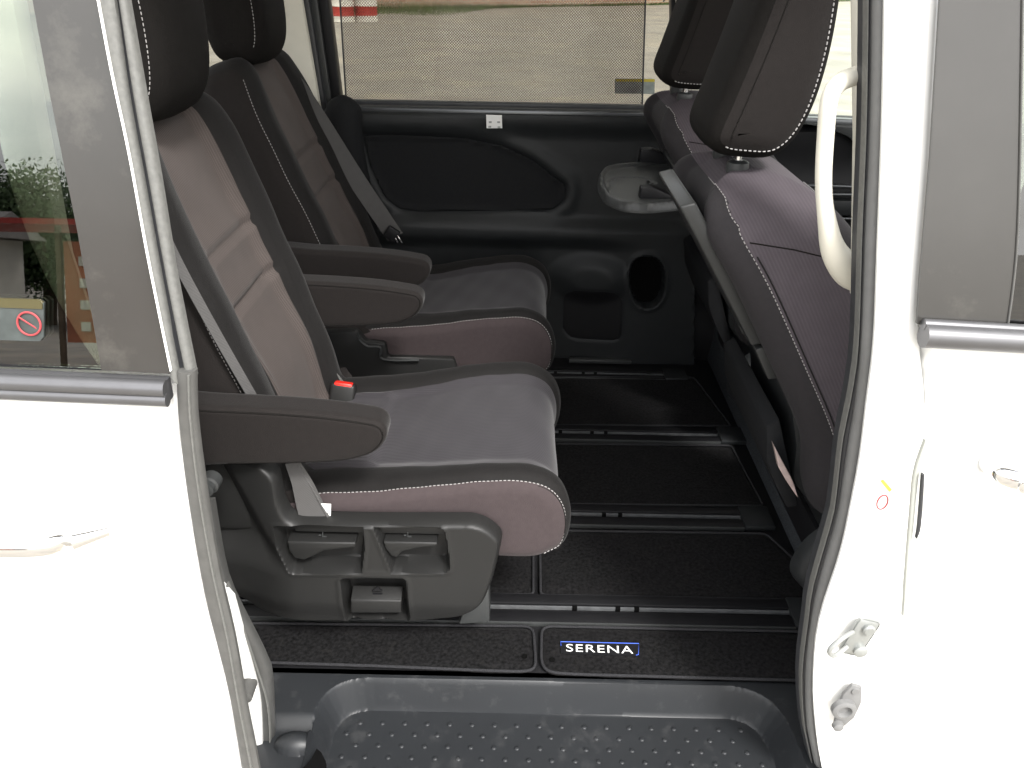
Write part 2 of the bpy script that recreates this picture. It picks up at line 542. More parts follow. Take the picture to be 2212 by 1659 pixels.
def roundpoly(p, r, n=4):
    """round the corners of a 2D polygon"""
    out = []
    N_ = len(p)
    for i in range(N_):
        a = Vector(p[i - 1][:2]); b = Vector(p[i][:2]); c = Vector(p[(i + 1) % N_][:2])
        da = (a - b); dc = (c - b)
        ra = min(r, da.length * 0.45); rc = min(r, dc.length * 0.45)
        s = b + da.normalized() * ra; e = b + dc.normalized() * rc
        for k in range(n + 1):
            t = k / n
            q = s * (1 - t) ** 2 + b * 2 * t * (1 - t) + e * t * t
            out.append((q.x, q.y))
    return out


def stitches(paths, ln=0.0042, gap=0.0022, r=0.00066):
    mb = MB()
    for pts in paths:
        A = np.array([tuple(p) for p in pts]); d = np.r_[0, np.cumsum(np.linalg.norm(np.diff(A, axis=0), axis=1))]
        s = 0
        while s + ln < d[-1]:
            a = Vector([np.interp(s, d, A[:, k]) for k in range(3)]); b = Vector([np.interp(s + ln, d, A[:, k]) for k in range(3)])
            m = (a + b) / 2
            mb.add(tube([a, a * 0.8 + m * 0.2, m, b * 0.8 + m * 0.2, b], [r * 0.4, r, r * 1.1, r, r * 0.4], 5))
            s += ln + gap
    return mb


# ------------------------------------------------------------------ upholstery loft
def loft(prof, y0, y1, r, N_=110, nr=6, nm=30, disp=None, lean=None, shoulder=None, ywarp=None):
    pr = resample(cm([Vector((a, b, 0)) for a, b in prof], 8, True), N_, True)[:, :2]
    # smooth normals
    tg = np.roll(pr, -1, 0) - np.roll(pr, 1, 0)
    for _ in range(3): tg = (np.roll(tg, 1, 0) + tg + np.roll(tg, -1, 0)) / 3
    tg /= np.linalg.norm(tg, axis=1)[:, None]
    area = np.sum(pr[:, 0] * np.roll(pr[:, 1], -1) - np.roll(pr[:, 0], -1) * pr[:, 1])
    nr_ = np.stack([tg[:, 1], -tg[:, 0]], 1) * (1 if area > 0 else -1)
    st = []
    for k in range(nr):
        a = math.pi / 2 * k / nr
        st.append((y0 + r * (1 - math.cos(a)), r * (1 - math.sin(a))))
    for k in range(nm + 1): st.append((y0 + r + (y1 - y0 - 2 * r) * k / nm, 0))
    for k in range(nr - 1, -1, -1):
        a = math.pi / 2 * k / nr
        st.append((y1 - r * (1 - math.cos(a)), r * (1 - math.sin(a))))
    yc = (y0 + y1) / 2; hw = (y1 - y0) / 2
    G = np.zeros((len(st), N_, 3)); INS = []; YN = []
    for k, (y, ins) in enumerate(st):
        yn = (y - yc) / hw
        d = np.zeros(N_) if disp is None else disp(pr[:, 0], pr[:, 1], yn, nr_[:, 0], nr_[:, 1])
        q = pr + nr_ * (d - ins)[:, None]
        G[k, :, 0] = q[:, 0]; G[k, :, 1] = y; G[k, :, 2] = q[:, 1]
        INS.append(ins); YN.append(yn)
    if ywarp is not None:
        yy = (G[:, :, 1] - yc) / hw
        G[:, :, 1] = yc + hw * ywarp(pr[None, :, 0] + 0 * yy, yy)
    if shoulder is not None:
        z0, hh, mn, pw = shoulder
        w = np.clip(1 - np.clip((G[:, :, 2] - z0) / hh, 0, 1) ** pw, mn ** pw, 1) ** (1 / pw)
        G[:, :, 1] = yc + (G[:, :, 1] - yc) * w
    if lean is not None:
        G[:, :, 0] += lean * (G[:, :, 2] - 0.35)
    return dict(G=G, ins=INS, yn=YN, n=nr_, pr=pr, yc=yc, hw=hw, shoulder=shoulder)


def islands(V, Fs):
    par = list(range(len(V)))

    def fd_(a):
        while par[a] != a:
            par[a] = par[par[a]]; a = par[a]
        return a
    for f in Fs:
        for b in f[1:]: par[fd_(f[0])] = fd_(b)
    groups = {}
    for f in Fs: groups.setdefault(fd_(f[0]), []).append(f)
    out = []
    for fs in groups.values():
        ids = sorted({i for f in fs for i in f}); mp_ = {a: b for b, a in enumerate(ids)}
        out.append(([V[i] for i in ids], [tuple(mp_[i] for i in f) for f in fs]))
    return out


def loft_build(lf, names, mats_, zone, parent, capzone=1):
    """zone(k,i,yn,x,z,nx,nz) -> index of mesh; first mesh is the part, others its children"""
    G = lf['G']; K_, N_, _ = G.shape
    mbs = [dict(map={}, V=[], F=[]) for _ in names]

    def vi(mb, k, i):
        key = (k, i)
        if key not in mb['map']:
            mb['map'][key] = len(mb['V']); mb['V'].append(Vector(G[k, i]))
        return mb['map'][key]
    for k in range(K_ - 1):
        for i in range(N_):
            j = (i + 1) % N_
            z = zone(k + 0.5, i, (lf['yn'][k] + lf['yn'][k + 1]) / 2, G[k, i, 0], G[k, i, 2], lf['n'][i, 0], lf['n'][i, 1])
            mb = mbs[z]
            mb['F'].append((vi(mb, k, i), vi(mb, k, j), vi(mb, k + 1, j), vi(mb, k + 1, i)))
    pr = lf['pr']; cen = pr.mean(0)
    ax = np.linalg.svd(pr - cen, full_matrices=False)[2][0]
    it = int(np.argmax((pr - cen) @ ax)); half = N_ // 2; mm_ = 7
    for k in (0, K_ - 1):
        mb = mbs[capzone]; rows = []
        yb = lf['yc'] + (-lf['hw'] if k == 0 else lf['hw'])
        for j in range(half + 1):
            ia, ib = (it + j) % N_, (it - j) % N_
            pa, pb = Vector(G[k, ia]), Vector(G[k, ib]); row = []
            for q in range(mm_ + 1):
                if q == 0: row.append(vi(mb, k, ia)); continue
                if q == mm_: row.append(vi(mb, k, ib)); continue
                if ia == ib: row.append(vi(mb, k, ia)); continue
                p_ = pa.lerp(pb, q / mm_)
                if lf['shoulder'] is not None:
                    z0, hh, mn, pw = lf['shoulder']
                    w = min(1, max(mn ** pw, 1 - min(1, max(0, p_.z - z0) / hh) ** pw)) ** (1 / pw)
                    p_.y = lf['yc'] + (yb - lf['yc']) * w
                mb['V'].append(p_); row.append(len(mb['V']) - 1)
            rows.append(row)
        for j in range(half):
            for q in range(mm_):
                f = []
                for v_ in (rows[j][q], rows[j][q + 1], rows[j + 1][q + 1], rows[j + 1][q]):
                    if v_ not in f: f.append(v_)
                if len(f) > 2: mb['F'].append(tuple(f))
    main = None
    for nme, mt, mb in zip(names, mats_, mbs):
        if not mb['F']: continue
        for V_, F_ in (islands(mb['V'], mb['F']) if main is not None else [(mb['V'], mb['F'])]):
            o = mesh(nme, V_, F_, mt, parent if main is None else main, angle=50)
            if main is None: main = o
    return main


def loft_path(lf, k, i0, i1, out=0.0006):
    N_ = lf['G'].shape[1]
    if i1 < i0: i1 += N_
    s = -1 if k < lf['G'].shape[0] / 2 else 1
    res = []
    for i in range(i0, i1 + 1):
        p = Vector(lf['G'][k, i % N_]); n = lf['n'][i % N_]
        res.append(p + Vector((n[0] * out, s * out, n[1] * out)))
    return res


def find_i(lf, k, x, z):
    g = lf['G'][k]
    return int(np.argmin((g[:, 0] - x) ** 2 + (g[:, 2] - z) ** 2))


# ================================================================== OUTSIDE
GZ = -0.52
g = mesh('ground', [(-150, -150, GZ), (150, -150, GZ), (150, 150, GZ), (-150, 150, GZ)], [(0, 1, 2, 3)], M['ground'])
tag(g, kind='structure')

wa = P(200, 34, z=GZ); wb = P(1880, 2, z=GZ)
wdir = (wb - wa).normalized(); wn = Vector((-wdir.y, wdir.x, 0))
p0 = wa - wdir * 14; p1 = wb + wdir * 14
V_, F_ = box((0, 0, 1.3), ((p1 - p0).length, 0.3, 2.6), 0.01)
bw = mesh('brick_wall', [Vector(v) - Vector((0, 0, 0)) for v in V_], F_, M['brick'], smooth=False)
bw.location = ((p0 + p1) / 2 + wn * 0.4); bw.rotation_euler.z = math.atan2(wdir.y, wdir.x)
tag(bw, 'long weathered brick wall at the far edge of the gravel yard', 'wall')

uc = ((P(895, 25, z=GZ) - wa).dot(wdir)) / (wb - wa).length
mb = MB()
for _ in range(16000):
    s = random.uniform(-2, (wb - wa).length + 4)
    uu = s / (wb - wa).length
    dep = random.random() ** 1.6 * (2.2 * math.exp(-((uu - uc) / .07) ** 2) + .35)
    c = wa + wdir * s - wn * (dep - 0.3); c.z = GZ
    h = random.uniform(0.04, 0.28) * (1.15 - dep / 3) * (0.3 + 0.7 * math.exp(-((uu - uc) / .09) ** 2)); a = random.uniform(0, math.pi); w = random.uniform(0.008, 0.02)
    d = Vector((math.cos(a), math.sin(a), 0)); tip = c + Vector((random.uniform(-.12, .12), random.uniform(-.12, .12), h))
    mb.add(([c - d * w, c + d * w, tip], [(0, 1, 2)]))
gr = mb.build('grass', M['grass'], smooth=False)
tag(gr, 'rough green weeds growing along the foot of the brick wall', 'grass', kind='stuff')


def barrel(u, v, label, first):
    b = P(u, v, z=GZ)
    t = empty('barrel', b, label, 'barrel', 'striped barrels by the wall')
    R_ = 0.262
    bands = [(0, .13, 'barrel_w'), (.13, .33, 'barrel_r'), (.33, .52, 'barrel_w'), (.52, .70, 'barrel_r'), (.70, .88, 'barrel_w')]
    for i, (z0, z1, mm) in enumerate(bands):
        mesh('band', *lathe(b, [(R_ - .006, z0), (R_ + .008, z0 + .012), (R_, z0 + .03), (R_, z1 - .03), (R_ + .006, z1 - .01), (R_ - .006, z1)], 28), M[mm], t)
    return t


barrel(742, 47, 'red and white striped barrel, the one seen half beyond the shade edge', True)
barrel(792, 46, 'red and white striped barrel, the one seen wholly through the shade', False)

bc = P(1418, 9, z=GZ)
bt = empty('bicycle', bc, 'parked bicycle of which only a wheel shows at the yard edge', 'bicycle')
for dx in (0, 1.02):
    c = bc + Vector((dx, 0, 0.34))
    ring = [c + Vector((0.33 * math.cos(a), 0, 0.33 * math.sin(a))) for a in np.linspace(0, 2 * math.pi, 40, endpoint=False)]
    wh = mesh('wheel', *tube(ring, 0.022, 8, closed=True, ref=(0, 1, 0)), M['rubber_dk'], bt)
    mm = MB()
    rim = [c + Vector((0.30 * math.cos(a), 0, 0.30 * math.sin(a))) for a in np.linspace(0, 2 * math.pi, 40, endpoint=False)]
    mm.add(tube(rim, 0.012, 6, closed=True, ref=(0, 1, 0)))
    mm.build('rim', M['chrome'], wh)
    mm = MB()
    for k in range(20):
        a = k * math.pi / 10
        mm.add(tube([c, c + Vector((0.30 * math.cos(a), 0, 0.30 * math.sin(a)))], 0.002, 4, ref=(0, 1, 0)))
    mm.build('spokes', M['steel'], wh)
mm = MB()
A_ = bc + Vector((0, 0, .34)); B_ = bc + Vector((.28, 0, .85)); C_ = bc + Vector((.80, 0, .82)); D_ = bc + Vector((.52, 0, .32)); E_ = bc + Vector((1.02, 0, .34))
for a, b in ((A_, B_), (A_, D_), (B_, D_), (B_, C_), (D_, C_), (C_, E_)): mm.add(tube([a, b], 0.016, 8, ref=(0, 1, 0)))
mm.build('frame', M['rubber_dk'], bt)
mm = MB(); mm.add(box(B_ + Vector((0, 0, .08)), (.26, .13, .05), .02)); mm.build('saddle', M['black'], bt)
mm = MB(); mm.add(tube([C_, C_ + Vector((-.02, 0, .16))], .013, 8)); mm.add(tube([C_ + Vector((-.02, -.28, .18)), C_ + Vector((-.02, 0, .16)), C_ + Vector((-.02, .28, .18))], .012, 8)); mm.build('handlebar', M['steel'], bt)


def tree(x, y, h, rad, label):
    t = empty('tree', (x, y, GZ), label, 'tree', 'dark trees across the yard')
    mm = MB()
    mm.add(tube(cm([(x, y, GZ), (x + .1, y, GZ + h * .3), (x, y + .1, GZ + h * .6)], 4), [0.22 - .016 * i for i in range(9)], 8))
    for k in range(6):
        a = k * 1.05
        mm.add(tube([(x, y, GZ + h * (.35 + .04 * k)), (x + math.cos(a) * rad * .7, y + math.sin(a) * rad * .7, GZ + h * (.55 + .05 * k))], [.08, .03], 6))
    mm.build('trunk', M['bark'], t)
    clumps = [(rng.normal(0, .5, 3) * (rad * .75, rad * .75, h * .22) + (x, y, GZ + h * .66)) for _ in range(16)]
    V = []; Fs = []
    for c in clumps:
        rr = rad * random.uniform(.25, .45)
        for _ in range(1500):
            d = rng.normal(0, 1, 3); d /= np.linalg.norm(d); p = c + d * rr * random.uniform(.6, 1.1)
            a = rng.normal(0, 1, 3); a /= np.linalg.norm(a); b = np.cross(a, d); s = 0.075
            n = len(V); V += [p - a * s, p + b * s * .6, p + a * s, p - b * s * .6]; Fs.append((n, n + 1, n + 2, n + 3))
    mesh('crown', V, Fs, M['leaf'], t, smooth=False)


tree(-12.5, -21, 3.7, 3.0, 'dark bushy tree mirrored in the sliding door window, tallest one')
tree(-17.5, -22, 3.3, 3.0, 'dark rounded tree mirrored at the left of the door window')
tree(-8.5, -22, 3.5, 2.7, 'dark tree mirrored in the dull pillar beside the door window')

tree(-5.2, -23, 3.8, 2.8, 'dark tree mirrored at the front edge of the door window')

sh = empty('shed', (-16, -18, GZ), 'long pale shed with a grey roof mirrored in the door window', 'shed')
mesh('wall', *boxe(-23, -11.5, -18.4, -16.4, GZ, GZ + 2.1, .01), M['wall_w'], sh, smooth=False)
mesh('roof', *prism([(-23.3, -18.7, GZ + 2.12), (-23.3, -16.0, GZ + 2.12), (-23.3, -17.4, GZ + 2.7)], (12.2, 0, 0)), M['roof'], sh, smooth=False)

SX = 3.7
ms_ = empty('market_stall', (-7.5 + SX, -10.5, GZ), 'stall hung with orange cloth under a red and blue awning mirrored in the door window', 'stall')
for xx in (-9.6, -7.9, -6.2):
    for yy in (-11.4, -9.9): mesh('post', *boxe(xx + SX - .03, xx + SX + .03, yy - .03, yy + .03, GZ, GZ + 2.0, 0), M['bark'], ms_, smooth=False)
for k in range(4):
    for r_ in range(9): mesh('barrier_slot', *boxe(-9.3 + SX + .26 * r_, -9.18 + SX + .26 * r_, -9.82, -9.80, GZ + .6 + .28 * k, GZ + .72 + .28 * k, 0), M['wall_w'], ms_, smooth=False)
mesh('orange_cloth', *boxe(-9.5 + SX, -7.0 + SX, -9.87, -9.83, GZ + .45, GZ + 1.75, 0), M['orange'], ms_, smooth=False)
mesh('awning', *boxe(-14.9 + SX, -5.9 + SX, -11.6, -9.6, GZ + 1.95, GZ + 2.02, 0), M['barrel_r'], ms_, smooth=False)
mesh('awning_edge', *boxe(-7.3 + SX, -5.8 + SX, -9.6, -9.55, GZ + 1.85, GZ + 2.05, 0), M['bluecloth'], ms_, smooth=False)
mm = MB()
for k in range(5): mm.add(boxe(-7.0 + SX, -5.4 + SX, -10.2 - .1 * k, -10.1 - .1 * k, GZ + .12 + .16 * k, GZ + .18 + .16 * k, 0))
mm.build('plank_stack', M['bark'], ms_, smooth=False)

# ================================================================== MINIVAN
van = empty('minivan', (0, 0.5, GZ), 'white minivan seen through its open side door, dark grey cabin', 'car')


def yL(z):  # outer surface of the slid-back door, leaning in above the belt line
    return -0.22 + max(0.0, z - 0.68) * 0.19


def yR(z):
    return -0.20 + max(0.0, z - 0.70) * 0.16


def yS(z):
    return -0.125 + max(0.0, z - 0.70) * 0.14


def band(Lp, Rp, yf, bulge, back=0.006, n=26, m=8, off=0.0, shape=None):
    """long moulded strip between two traced edges"""
    yo = lambda z: yf(z) + off
    def trace(pp):
        c = cm([Vector((u, v, 0)) for u, v in pp], 6)
        vv = np.linspace(pp[0][1], pp[-1][1], n)
        uu = np.interp(vv, [q.y for q in c], [q.x for q in c])
        return [PF(a_, b_, yo) for a_, b_ in zip(uu, vv)]
    La = trace(Lp); Ra = trace(Rp)
    V = []; Fs = []
    for i in range(n):
        a = Vector(La[i]); b = Vector(Ra[i])
        row = [a + Vector((0, back, 0))]
        for k in range(m + 1):
            t = k / m
            h = bulge * math.sqrt(max(0, 1 - (2 * t - 1) ** 2)) if shape is None else bulge * shape(t)
            row.append(a.lerp(b, t) - Vector((0, h, 0)))
        row.append(b + Vector((0, back, 0)))
        V += row
    q = m + 3
    for i in range(n - 1):
        for k in range(q):
            l = (k + 1) % q
            Fs.append((i * q + k, i * q + l, (i + 1) * q + l, (i + 1) * q + k))
    Fs.append(tuple(range(q))); Fs.append(tuple((n - 1) * q + k for k in range(q)))
    return V, Fs


def skin(uvs, yf, m, name, parent, er=0.006, ed=0.012, cell=0.012, rnd=0.0, depth=0.02):
    p = [PF(u, v, yf) for u, v in uvs]
    return mesh(name, *prism(p, (0, .004, 0)), m, parent, smooth=False)


# --- sliding door (slid back, left)
door = mesh('sliding_door', *relief(
    [(-1.5, -.40), (-1.5, PF(0, 812, yL).z), (PF(383, 835, yL).x, PF(383, 835, yL).z + .005)] +
    [(q.x, q.z) for q in (PF(u, v, yL) for u, v in ((385, 896), (404, 1061), (417, 1121), (440, 1273), (473, 1407), (496, 1503), (522, 1656), (545, 1800), (575, 2000)))] +
    [(-.42, -.40)],
    lambda a, b, d: (a, -0.22 - d - 0.035 * (1 - ((b - .25) / .65) ** 2) + .035, b), lambda A, B: A * 0, 0.015, 0.008, 0.02), M['white'], van)
door['label'] = 'white sliding door slid back, its glass mirroring the yard'
mesh('edge_seal', *band([(382, 800), (385, 896), (404, 1061), (440, 1273), (473, 1407), (496, 1503), (522, 1656), (560, 1900)],
                        [(423, 800), (425, 896), (443, 1042), (473, 1228), (507, 1377), (533, 1526), (559, 1656), (600, 1900)], yL, .006, .006), M['rubber'], door)
mesh('edge_bead', *band([(405, 810), (408, 896), (426, 1050), (456, 1228), (489, 1377), (515, 1526), (540, 1656), (580, 1900)],
                        [(411, 810), (414, 896), (431, 1050), (461, 1228), (494, 1377), (520, 1526), (545, 1656), (585, 1900)], yL, .003, .006, off=-.006), M['rubber_lt'], door)
# window area of the sliding door
wt = -60
skin([(55, wt), (198, wt), (240, 160), (277, 333), (317, 553), (372, 808), (219, 800), (167, 500), (110, 217), (70, 0)], yL, M['blackout'], 'blackout_panel', door, .003, .006, .008)
gl = skin([(-900, wt), (55, wt), (70, 0), (110, 217), (167, 500), (219, 800), (0, 792), (-900, 760)], lambda z: yL(z) + .004, M['glass_door'], 'window_glass', door, .002, .004, .03)
mesh('frame_strip', *band([(198, wt), (210, 0), (240, 160), (277, 333), (317, 553), (370, 815)],
                          [(236, wt), (247, 0), (275, 200), (308, 383), (345, 590), (390, 830)], yL, .004, .006), M['rubber_lt'], door)
mesh('frame_edge', *band([(200, wt), (211, 0), (241, 160), (278, 333), (318, 553), (368, 800)],
                         [(203, wt), (214, 0), (244, 160), (281, 333), (321, 553), (371, 800)], yL, .003, .006, off=-.005), M['label'], door)
mesh('rubber_channel', *band([(238, wt), (249, 0), (277, 200), (310, 383), (347, 590), (392, 812)],
                             [(248, wt), (258, 0), (288, 200), (321, 383), (358, 590), (402, 812)], yL, -.006, .006, off=.004), M['rubber_dk'], door)
mesh('rubber_channel_lip', *band([(248, wt), (258, 0), (288, 200), (321, 383), (358, 590), (402, 812)],
                                 [(268, wt), (278, 0), (313, 200), (346, 383), (380, 590), (424, 812)], yL, .006, .006, off=.006), M['rubber_lt'], door)
# belt moulding: rounded bar with an end face
a = PF(-900, 735, yL); b = PF(369, 828, yL)
a2 = PF(0, 812, yL)
dirn = (b - a2).normalized(); a = b - dirn * 1.2
mo = MB()
for dz, rr, dy in ((0.0, .0095, -.012), (-.012, .0075, -.014)):
    mo.add(tube([a + Vector((0, dy, dz)), b + Vector((0, dy, dz))], rr, 16))
mo.add(box((a + b) / 2 + Vector((0, -.004, -.005)), ((b - a).length, .016, .026), .003, Matrix.Rotation(-math.atan2(dirn.z, dirn.x), 3, 'Y')))
mo.build('belt_moulding', M['satin'], door)
# handle
h0 = PF(-150, 1125, yL); h1 = PF(160, 1138, yL); h2 = PF(243, 1136, yL)
hd = MB()
hd.add(tube(cm([h0 + Vector((0, .01, 0)), h0 + Vector((.03, -.035, 0)), (h0 + h1) / 2 + Vector((0, -.045, .002)), h1 + Vector((-.01, -.035, 0)), h1 + Vector((0, .0, 0))], 6), .012, 12, sx=.7))
hd.add(tube([h1 + Vector((.002, -.02, 0)), h2 + Vector((-.03, -.03, 0)), h2 + Vector((0, -.01, 0))], [.010, .010, .006], 12, sx=.8))
hd.build('door_handle', M['chrome'], door)
# interior things seen through its glass
yin = lambda z: yL(z) + .05
skin([(-900, 380), (12, 395), (100, 700), (104, 770), (-900, 740)], yin, M['shade_n'], 'window_shade', door, .001, .001, .03)
skin([(86, 500), (140, 505), (205, 700), (214, 785), (106, 775), (100, 700)], lambda z: yL(z) + .06, M['cream'], 'inner_frame', door, .004, .006, .01)
st = skin([(-60, 643), (84, 648), (94, 656), (94, 728), (86, 737), (-60, 733)], lambda z: yL(z) + .002, M['stick_dk'], 'warning_sticker', door, .001, .0006, .006)
skin([(-60, 644), (84, 649), (91, 655), (91, 668), (-60, 662)], lambda z: yL(z) + .0008, M['yellow_dk'], 'yellow_strip', st, .001, .0004, .004)
cc = PF(63, 699, lambda z: yL(z) + .0008)
mm = MB()
mm.add(tube([cc + Vector((.0118 * math.cos(t), -.0004 + .19 * .0118 * math.sin(t), .0118 * math.sin(t))) for t in np.linspace(0, 2 * math.pi, 32, endpoint=False)], .0011, 6, closed=True, ref=(0, 1, 0)))
mm.add(tube([cc + Vector((-.008, -.0016, .008)), cc + Vector((.008, .0012, -.008))], .0009, 6, ref=(0, 1, 0)))
mm.build('prohibition_sign', M['ring'], st)
# dim quarter panel of the body behind the slid-back door
mesh('quarter_panel', *boxe(-1.6, -.60, -.11, -.09, -.4, .66, .004), M['white'], van)
mesh('rear_side_trim', *boxe(-1.6, -.60, -.088, -.078, -.4, .64, .002), M['trim'], van)
mesh('door_rear_pillar', *prism([(-.70, -.10, .60), (-.52, -.10, .60), (-.50, -.05, 1.3), (-.60, -.05, 1.3)], (0, .03, 0), .006), M['cream'], van)

# --- body around the opening, left
mesh('rear_jamb', *band([(470, 1250), (490, 1395), (505, 1526), (495, 1680), (500, 1950)],
                        [(505, 1290), (548, 1451), (563, 1526), (570, 1680), (590, 1950)], lambda z: -.13, .004, .006), M['white'], van)
mesh('rear_door_seal', *band([(450, 1080), (476, 1228), (492, 1284), (544, 1451), (559, 1526), (566, 1656), (580, 1900)],
                             [(462, 1080), (488, 1228), (516, 1300), (570, 1407), (589, 1470), (595, 1656), (610, 1900)], lambda z: -.115, .010, .006), M['rubber_seal'], van)
mesh('rear_seal_lip', *band([(488, 1262), (520, 1345), (553, 1440), (577, 1526), (584, 1656), (600, 1900)],
                            [(492, 1262), (524, 1345), (557, 1440), (581, 1526), (588, 1656), (604, 1900)], lambda z: -.115, .004, .006, off=-.009), M['rubber_lt'], van)
# bump stop on the rear jamb + screw head by the seal
p = P(530, 1497, y=-.15)
mesh('bump_stop', *lathe(p, [(.006, -.012), (.012, -.008), (.012, .02)], 16, 'y'), M['rubber'], van)
p = P(449, 1051, y=-.04)
mesh('trim_bolt', *lathe(p, [(.006, -.012), (.011, -.010), (.011, .0), (.014, .002), (.014, .02)], 20, 'y'), M['plastic_lt'], van)

# --- body around the opening, right: seal + pillar
Rin = [(1868, -80), (1869, 0), (1865, 266), (1856, 494), (1848, 739), (1833, 853), (1814, 948), (1801, 1062), (1792, 1117), (1751, 1262), (1740, 1340), (1727, 1451), (1732, 1563), (1747, 1638), (1790, 1850)]
Rmid = [(1885, -80), (1885, 0), (1881, 266), (1871, 494), (1862, 739), (1849, 872), (1834, 965), (1817, 1080), (1806, 1135), (1768, 1270), (1752, 1350), (1741, 1451), (1743, 1563), (1757, 1638), (1800, 1850)]
Rout = [(1918, -80), (1917, 0), (1911, 266), (1900, 570), (1892, 739), (1877, 872), (1862, 986), (1849, 1062), (1822, 1191), (1784, 1303), (1768, 1370), (1762, 1440), (1762, 1526), (1781, 1659), (1835, 1850)]
mesh('front_door_seal_lip', *band(Rin, Rmid, yS, .007, .020, 50, off=-.018), M['rubber_dk'], van)
mesh('front_seal_bead', *band([(u + 3, v) for u, v in Rin], [(u + 6, v) for u, v in Rin], yS, .003, .01, 50, off=-.027), M['rubber_lt'], van)
mesh('front_door_seal', *band(Rmid, Rout, yS, .008, .010, 50, off=-.030), M['rubber_md'], van)
Pl = [(2031, 0), (2022, 180), (2010, 342), (1987, 608), (1981, 697)]
jamb = mesh('centre_pillar', *band([(1912, -80), (1911, 0), (1906, 266), (1895, 570), (1888, 739), (1872, 872), (1858, 986), (1844, 1062), (1817, 1191), (1780, 1303), (1764, 1370), (1758, 1440), (1758, 1526), (1776, 1659), (1830, 1850)],
                                 [(2034, -80), (2031, 0), (2010, 342), (1987, 608), (1984, 720), (1996, 860), (1999, 954), (1981, 1020), (1972, 1108), (1961, 1217), (1951, 1322), (1945, 1420), (1942, 1526), (1942, 1659), (1945, 1850)],
                                 lambda z: yR(z), .010, .004, 50, 10, off=.02), M['white'], van)
# pillar hardware
p = P(1856, 1375, y=-.200)
q = MB()
q.add(box(p, (.030, .008, .062), .006, Matrix.Rotation(R(14), 3, 'Y')))
q.add(lathe(p + Vector((.006, -.004, .018)), [(.008, 0), (.008, -.004), (.006, -.006)], 16, 'y'))
q.add(lathe(p + Vector((.004, -.004, -.02)), [(.009, 0), (.009, -.004), (.006, -.006)], 16, 'y'))
st_ = q.build('striker_plate', M['hardware'], van)
q = MB(); q.add(tube(cm([p + Vector((-.012, -.004, .012)), p + Vector((-.032, -.016, .010)), p + Vector((-.044, -.02, -.004)), p + Vector((-.034, -.016, -.018)), p + Vector((-.014, -.004, -.014))], 6), .003, 8, ref=(0, 1, 0)))
q.build('striker_loop', M['hardware'], st_)
p = P(1829, 1522, y=-.196)
q = MB()
q.add(prism([p + Vector(v) for v in ((-.004, 0, .044), (.010, 0, .040), (.016, 0, .01), (.013, 0, -.02), (-.002, 0, -.046), (-.012, 0, -.038), (-.014, 0, 0), (-.012, 0, .026))], (0, -.006, 0), .002))
q.add(lathe(p + Vector((-.008, -.006, .002)), [(.0165, 0), (.016, -.007), (.013, -.009), (.010, -.009), (.008, -.003)], 24, 'y'))
q.add(lathe(p + Vector((-.008, -.006, -.033)), [(.008, 0), (.007, -.006), (.004, -.008)], 16, 'y'))
q.add(lathe(p + Vector((.002, -.005, .034)), [(.006, 0), (.005, -.003)], 12, 'y'))
q.build('door_dovetail', M['rubber_md'], van)
p = P(1914, 1050, y=-.190)
mesh('caution_sticker', *prism([P(u, v, y=-.197) for u, v in ((1902, 1040), (1908, 1036), (1927, 1058), (1921, 1063))], (0, .001, 0)), M['yellow'], van)
c0 = P(1906, 1085, y=-.197)
mesh('sticker_ring', *tube([c0 + Vector((.006 * math.cos(t), 0, .010 * math.sin(t))) for t in np.linspace(0, 2 * math.pi, 24, endpoint=False)], .0009, 5, closed=True, ref=(0, 1, 0)), M['ring'], van)

# --- front door (closed, right)
fd_poly = [(PF(u, v, yR).x, PF(u, v, yR).z) for u, v in ((2003, 722), (2012, 860), (2009, 954), (1991, 1020), (1983, 1108), (1970, 1217), (1960, 1322), (1952, 1450), (1950, 1659), (1955, 1900))]
fd = mesh('front_door', *relief(fd_poly + [(.60, -.40), (1.5, -.40), (1.5, .60), (1.5, PF(2212, 735, yR).z - .03)],
                                lambda a, b, d: (a, -0.20 - d - .02 * (1 - ((b - .25) / .6) ** 2) + .02, b), lambda A, B: A * 0, .014, .010, .02), M['white'], van)
skin([(2036, wt), (2031, 0), (2010, 342), (1987, 608), (1981, 700), (2177, 712), (2200, 494), (2211, 0), (2212, wt)], yR, M['blackout'], 'blackout_panel', fd, .003, .006, .008)
skin([(2212, wt), (2211, 0), (2200, 494), (2177, 712), (2900, 760), (2900, wt)], lambda z: yR(z) + .004, M['glass_door'], 'window_glass', fd, .002, .004, .03)
mesh('window_edge', *band([(2208, wt), (2207, 0), (2197, 494), (2174, 710)], [(2213, wt), (2212, 0), (2202, 494), (2179, 710)], yR, .001, .004, off=-.001), M['rubber'], fd)
a = PF(1985, 716, yR); b = PF(2212, 729, yR); dirn = (b - a).normalized(); b = a + dirn * 1.1
mo = MB()
mo.add(tube([a + Vector((0, -.010, 0)), b + Vector((0, -.010, 0))], .0125, 18))
mo.add(tube([a + Vector((0, -.004, .010)), b + Vector((0, -.004, .010))], .006, 12))
mo.build('belt_moulding', M['satin'], fd)
h0 = PF(2135, 1003, yR)
hd = MB()
hd.add(tube(cm([h0 + Vector((.0, .005, .0)), h0 + Vector((.012, -.03, 0)), h0 + Vector((.10, -.04, .001)), h0 + Vector((.20, -.03, 0))], 6), .012, 12, sx=.7))
hd.add(lathe(h0 + Vector((.022, -.036, 0)), [(.010, 0), (.010, -.006), (.007, -.008)], 20, 'y'))
hd.build('door_handle', M['chrome'], fd)
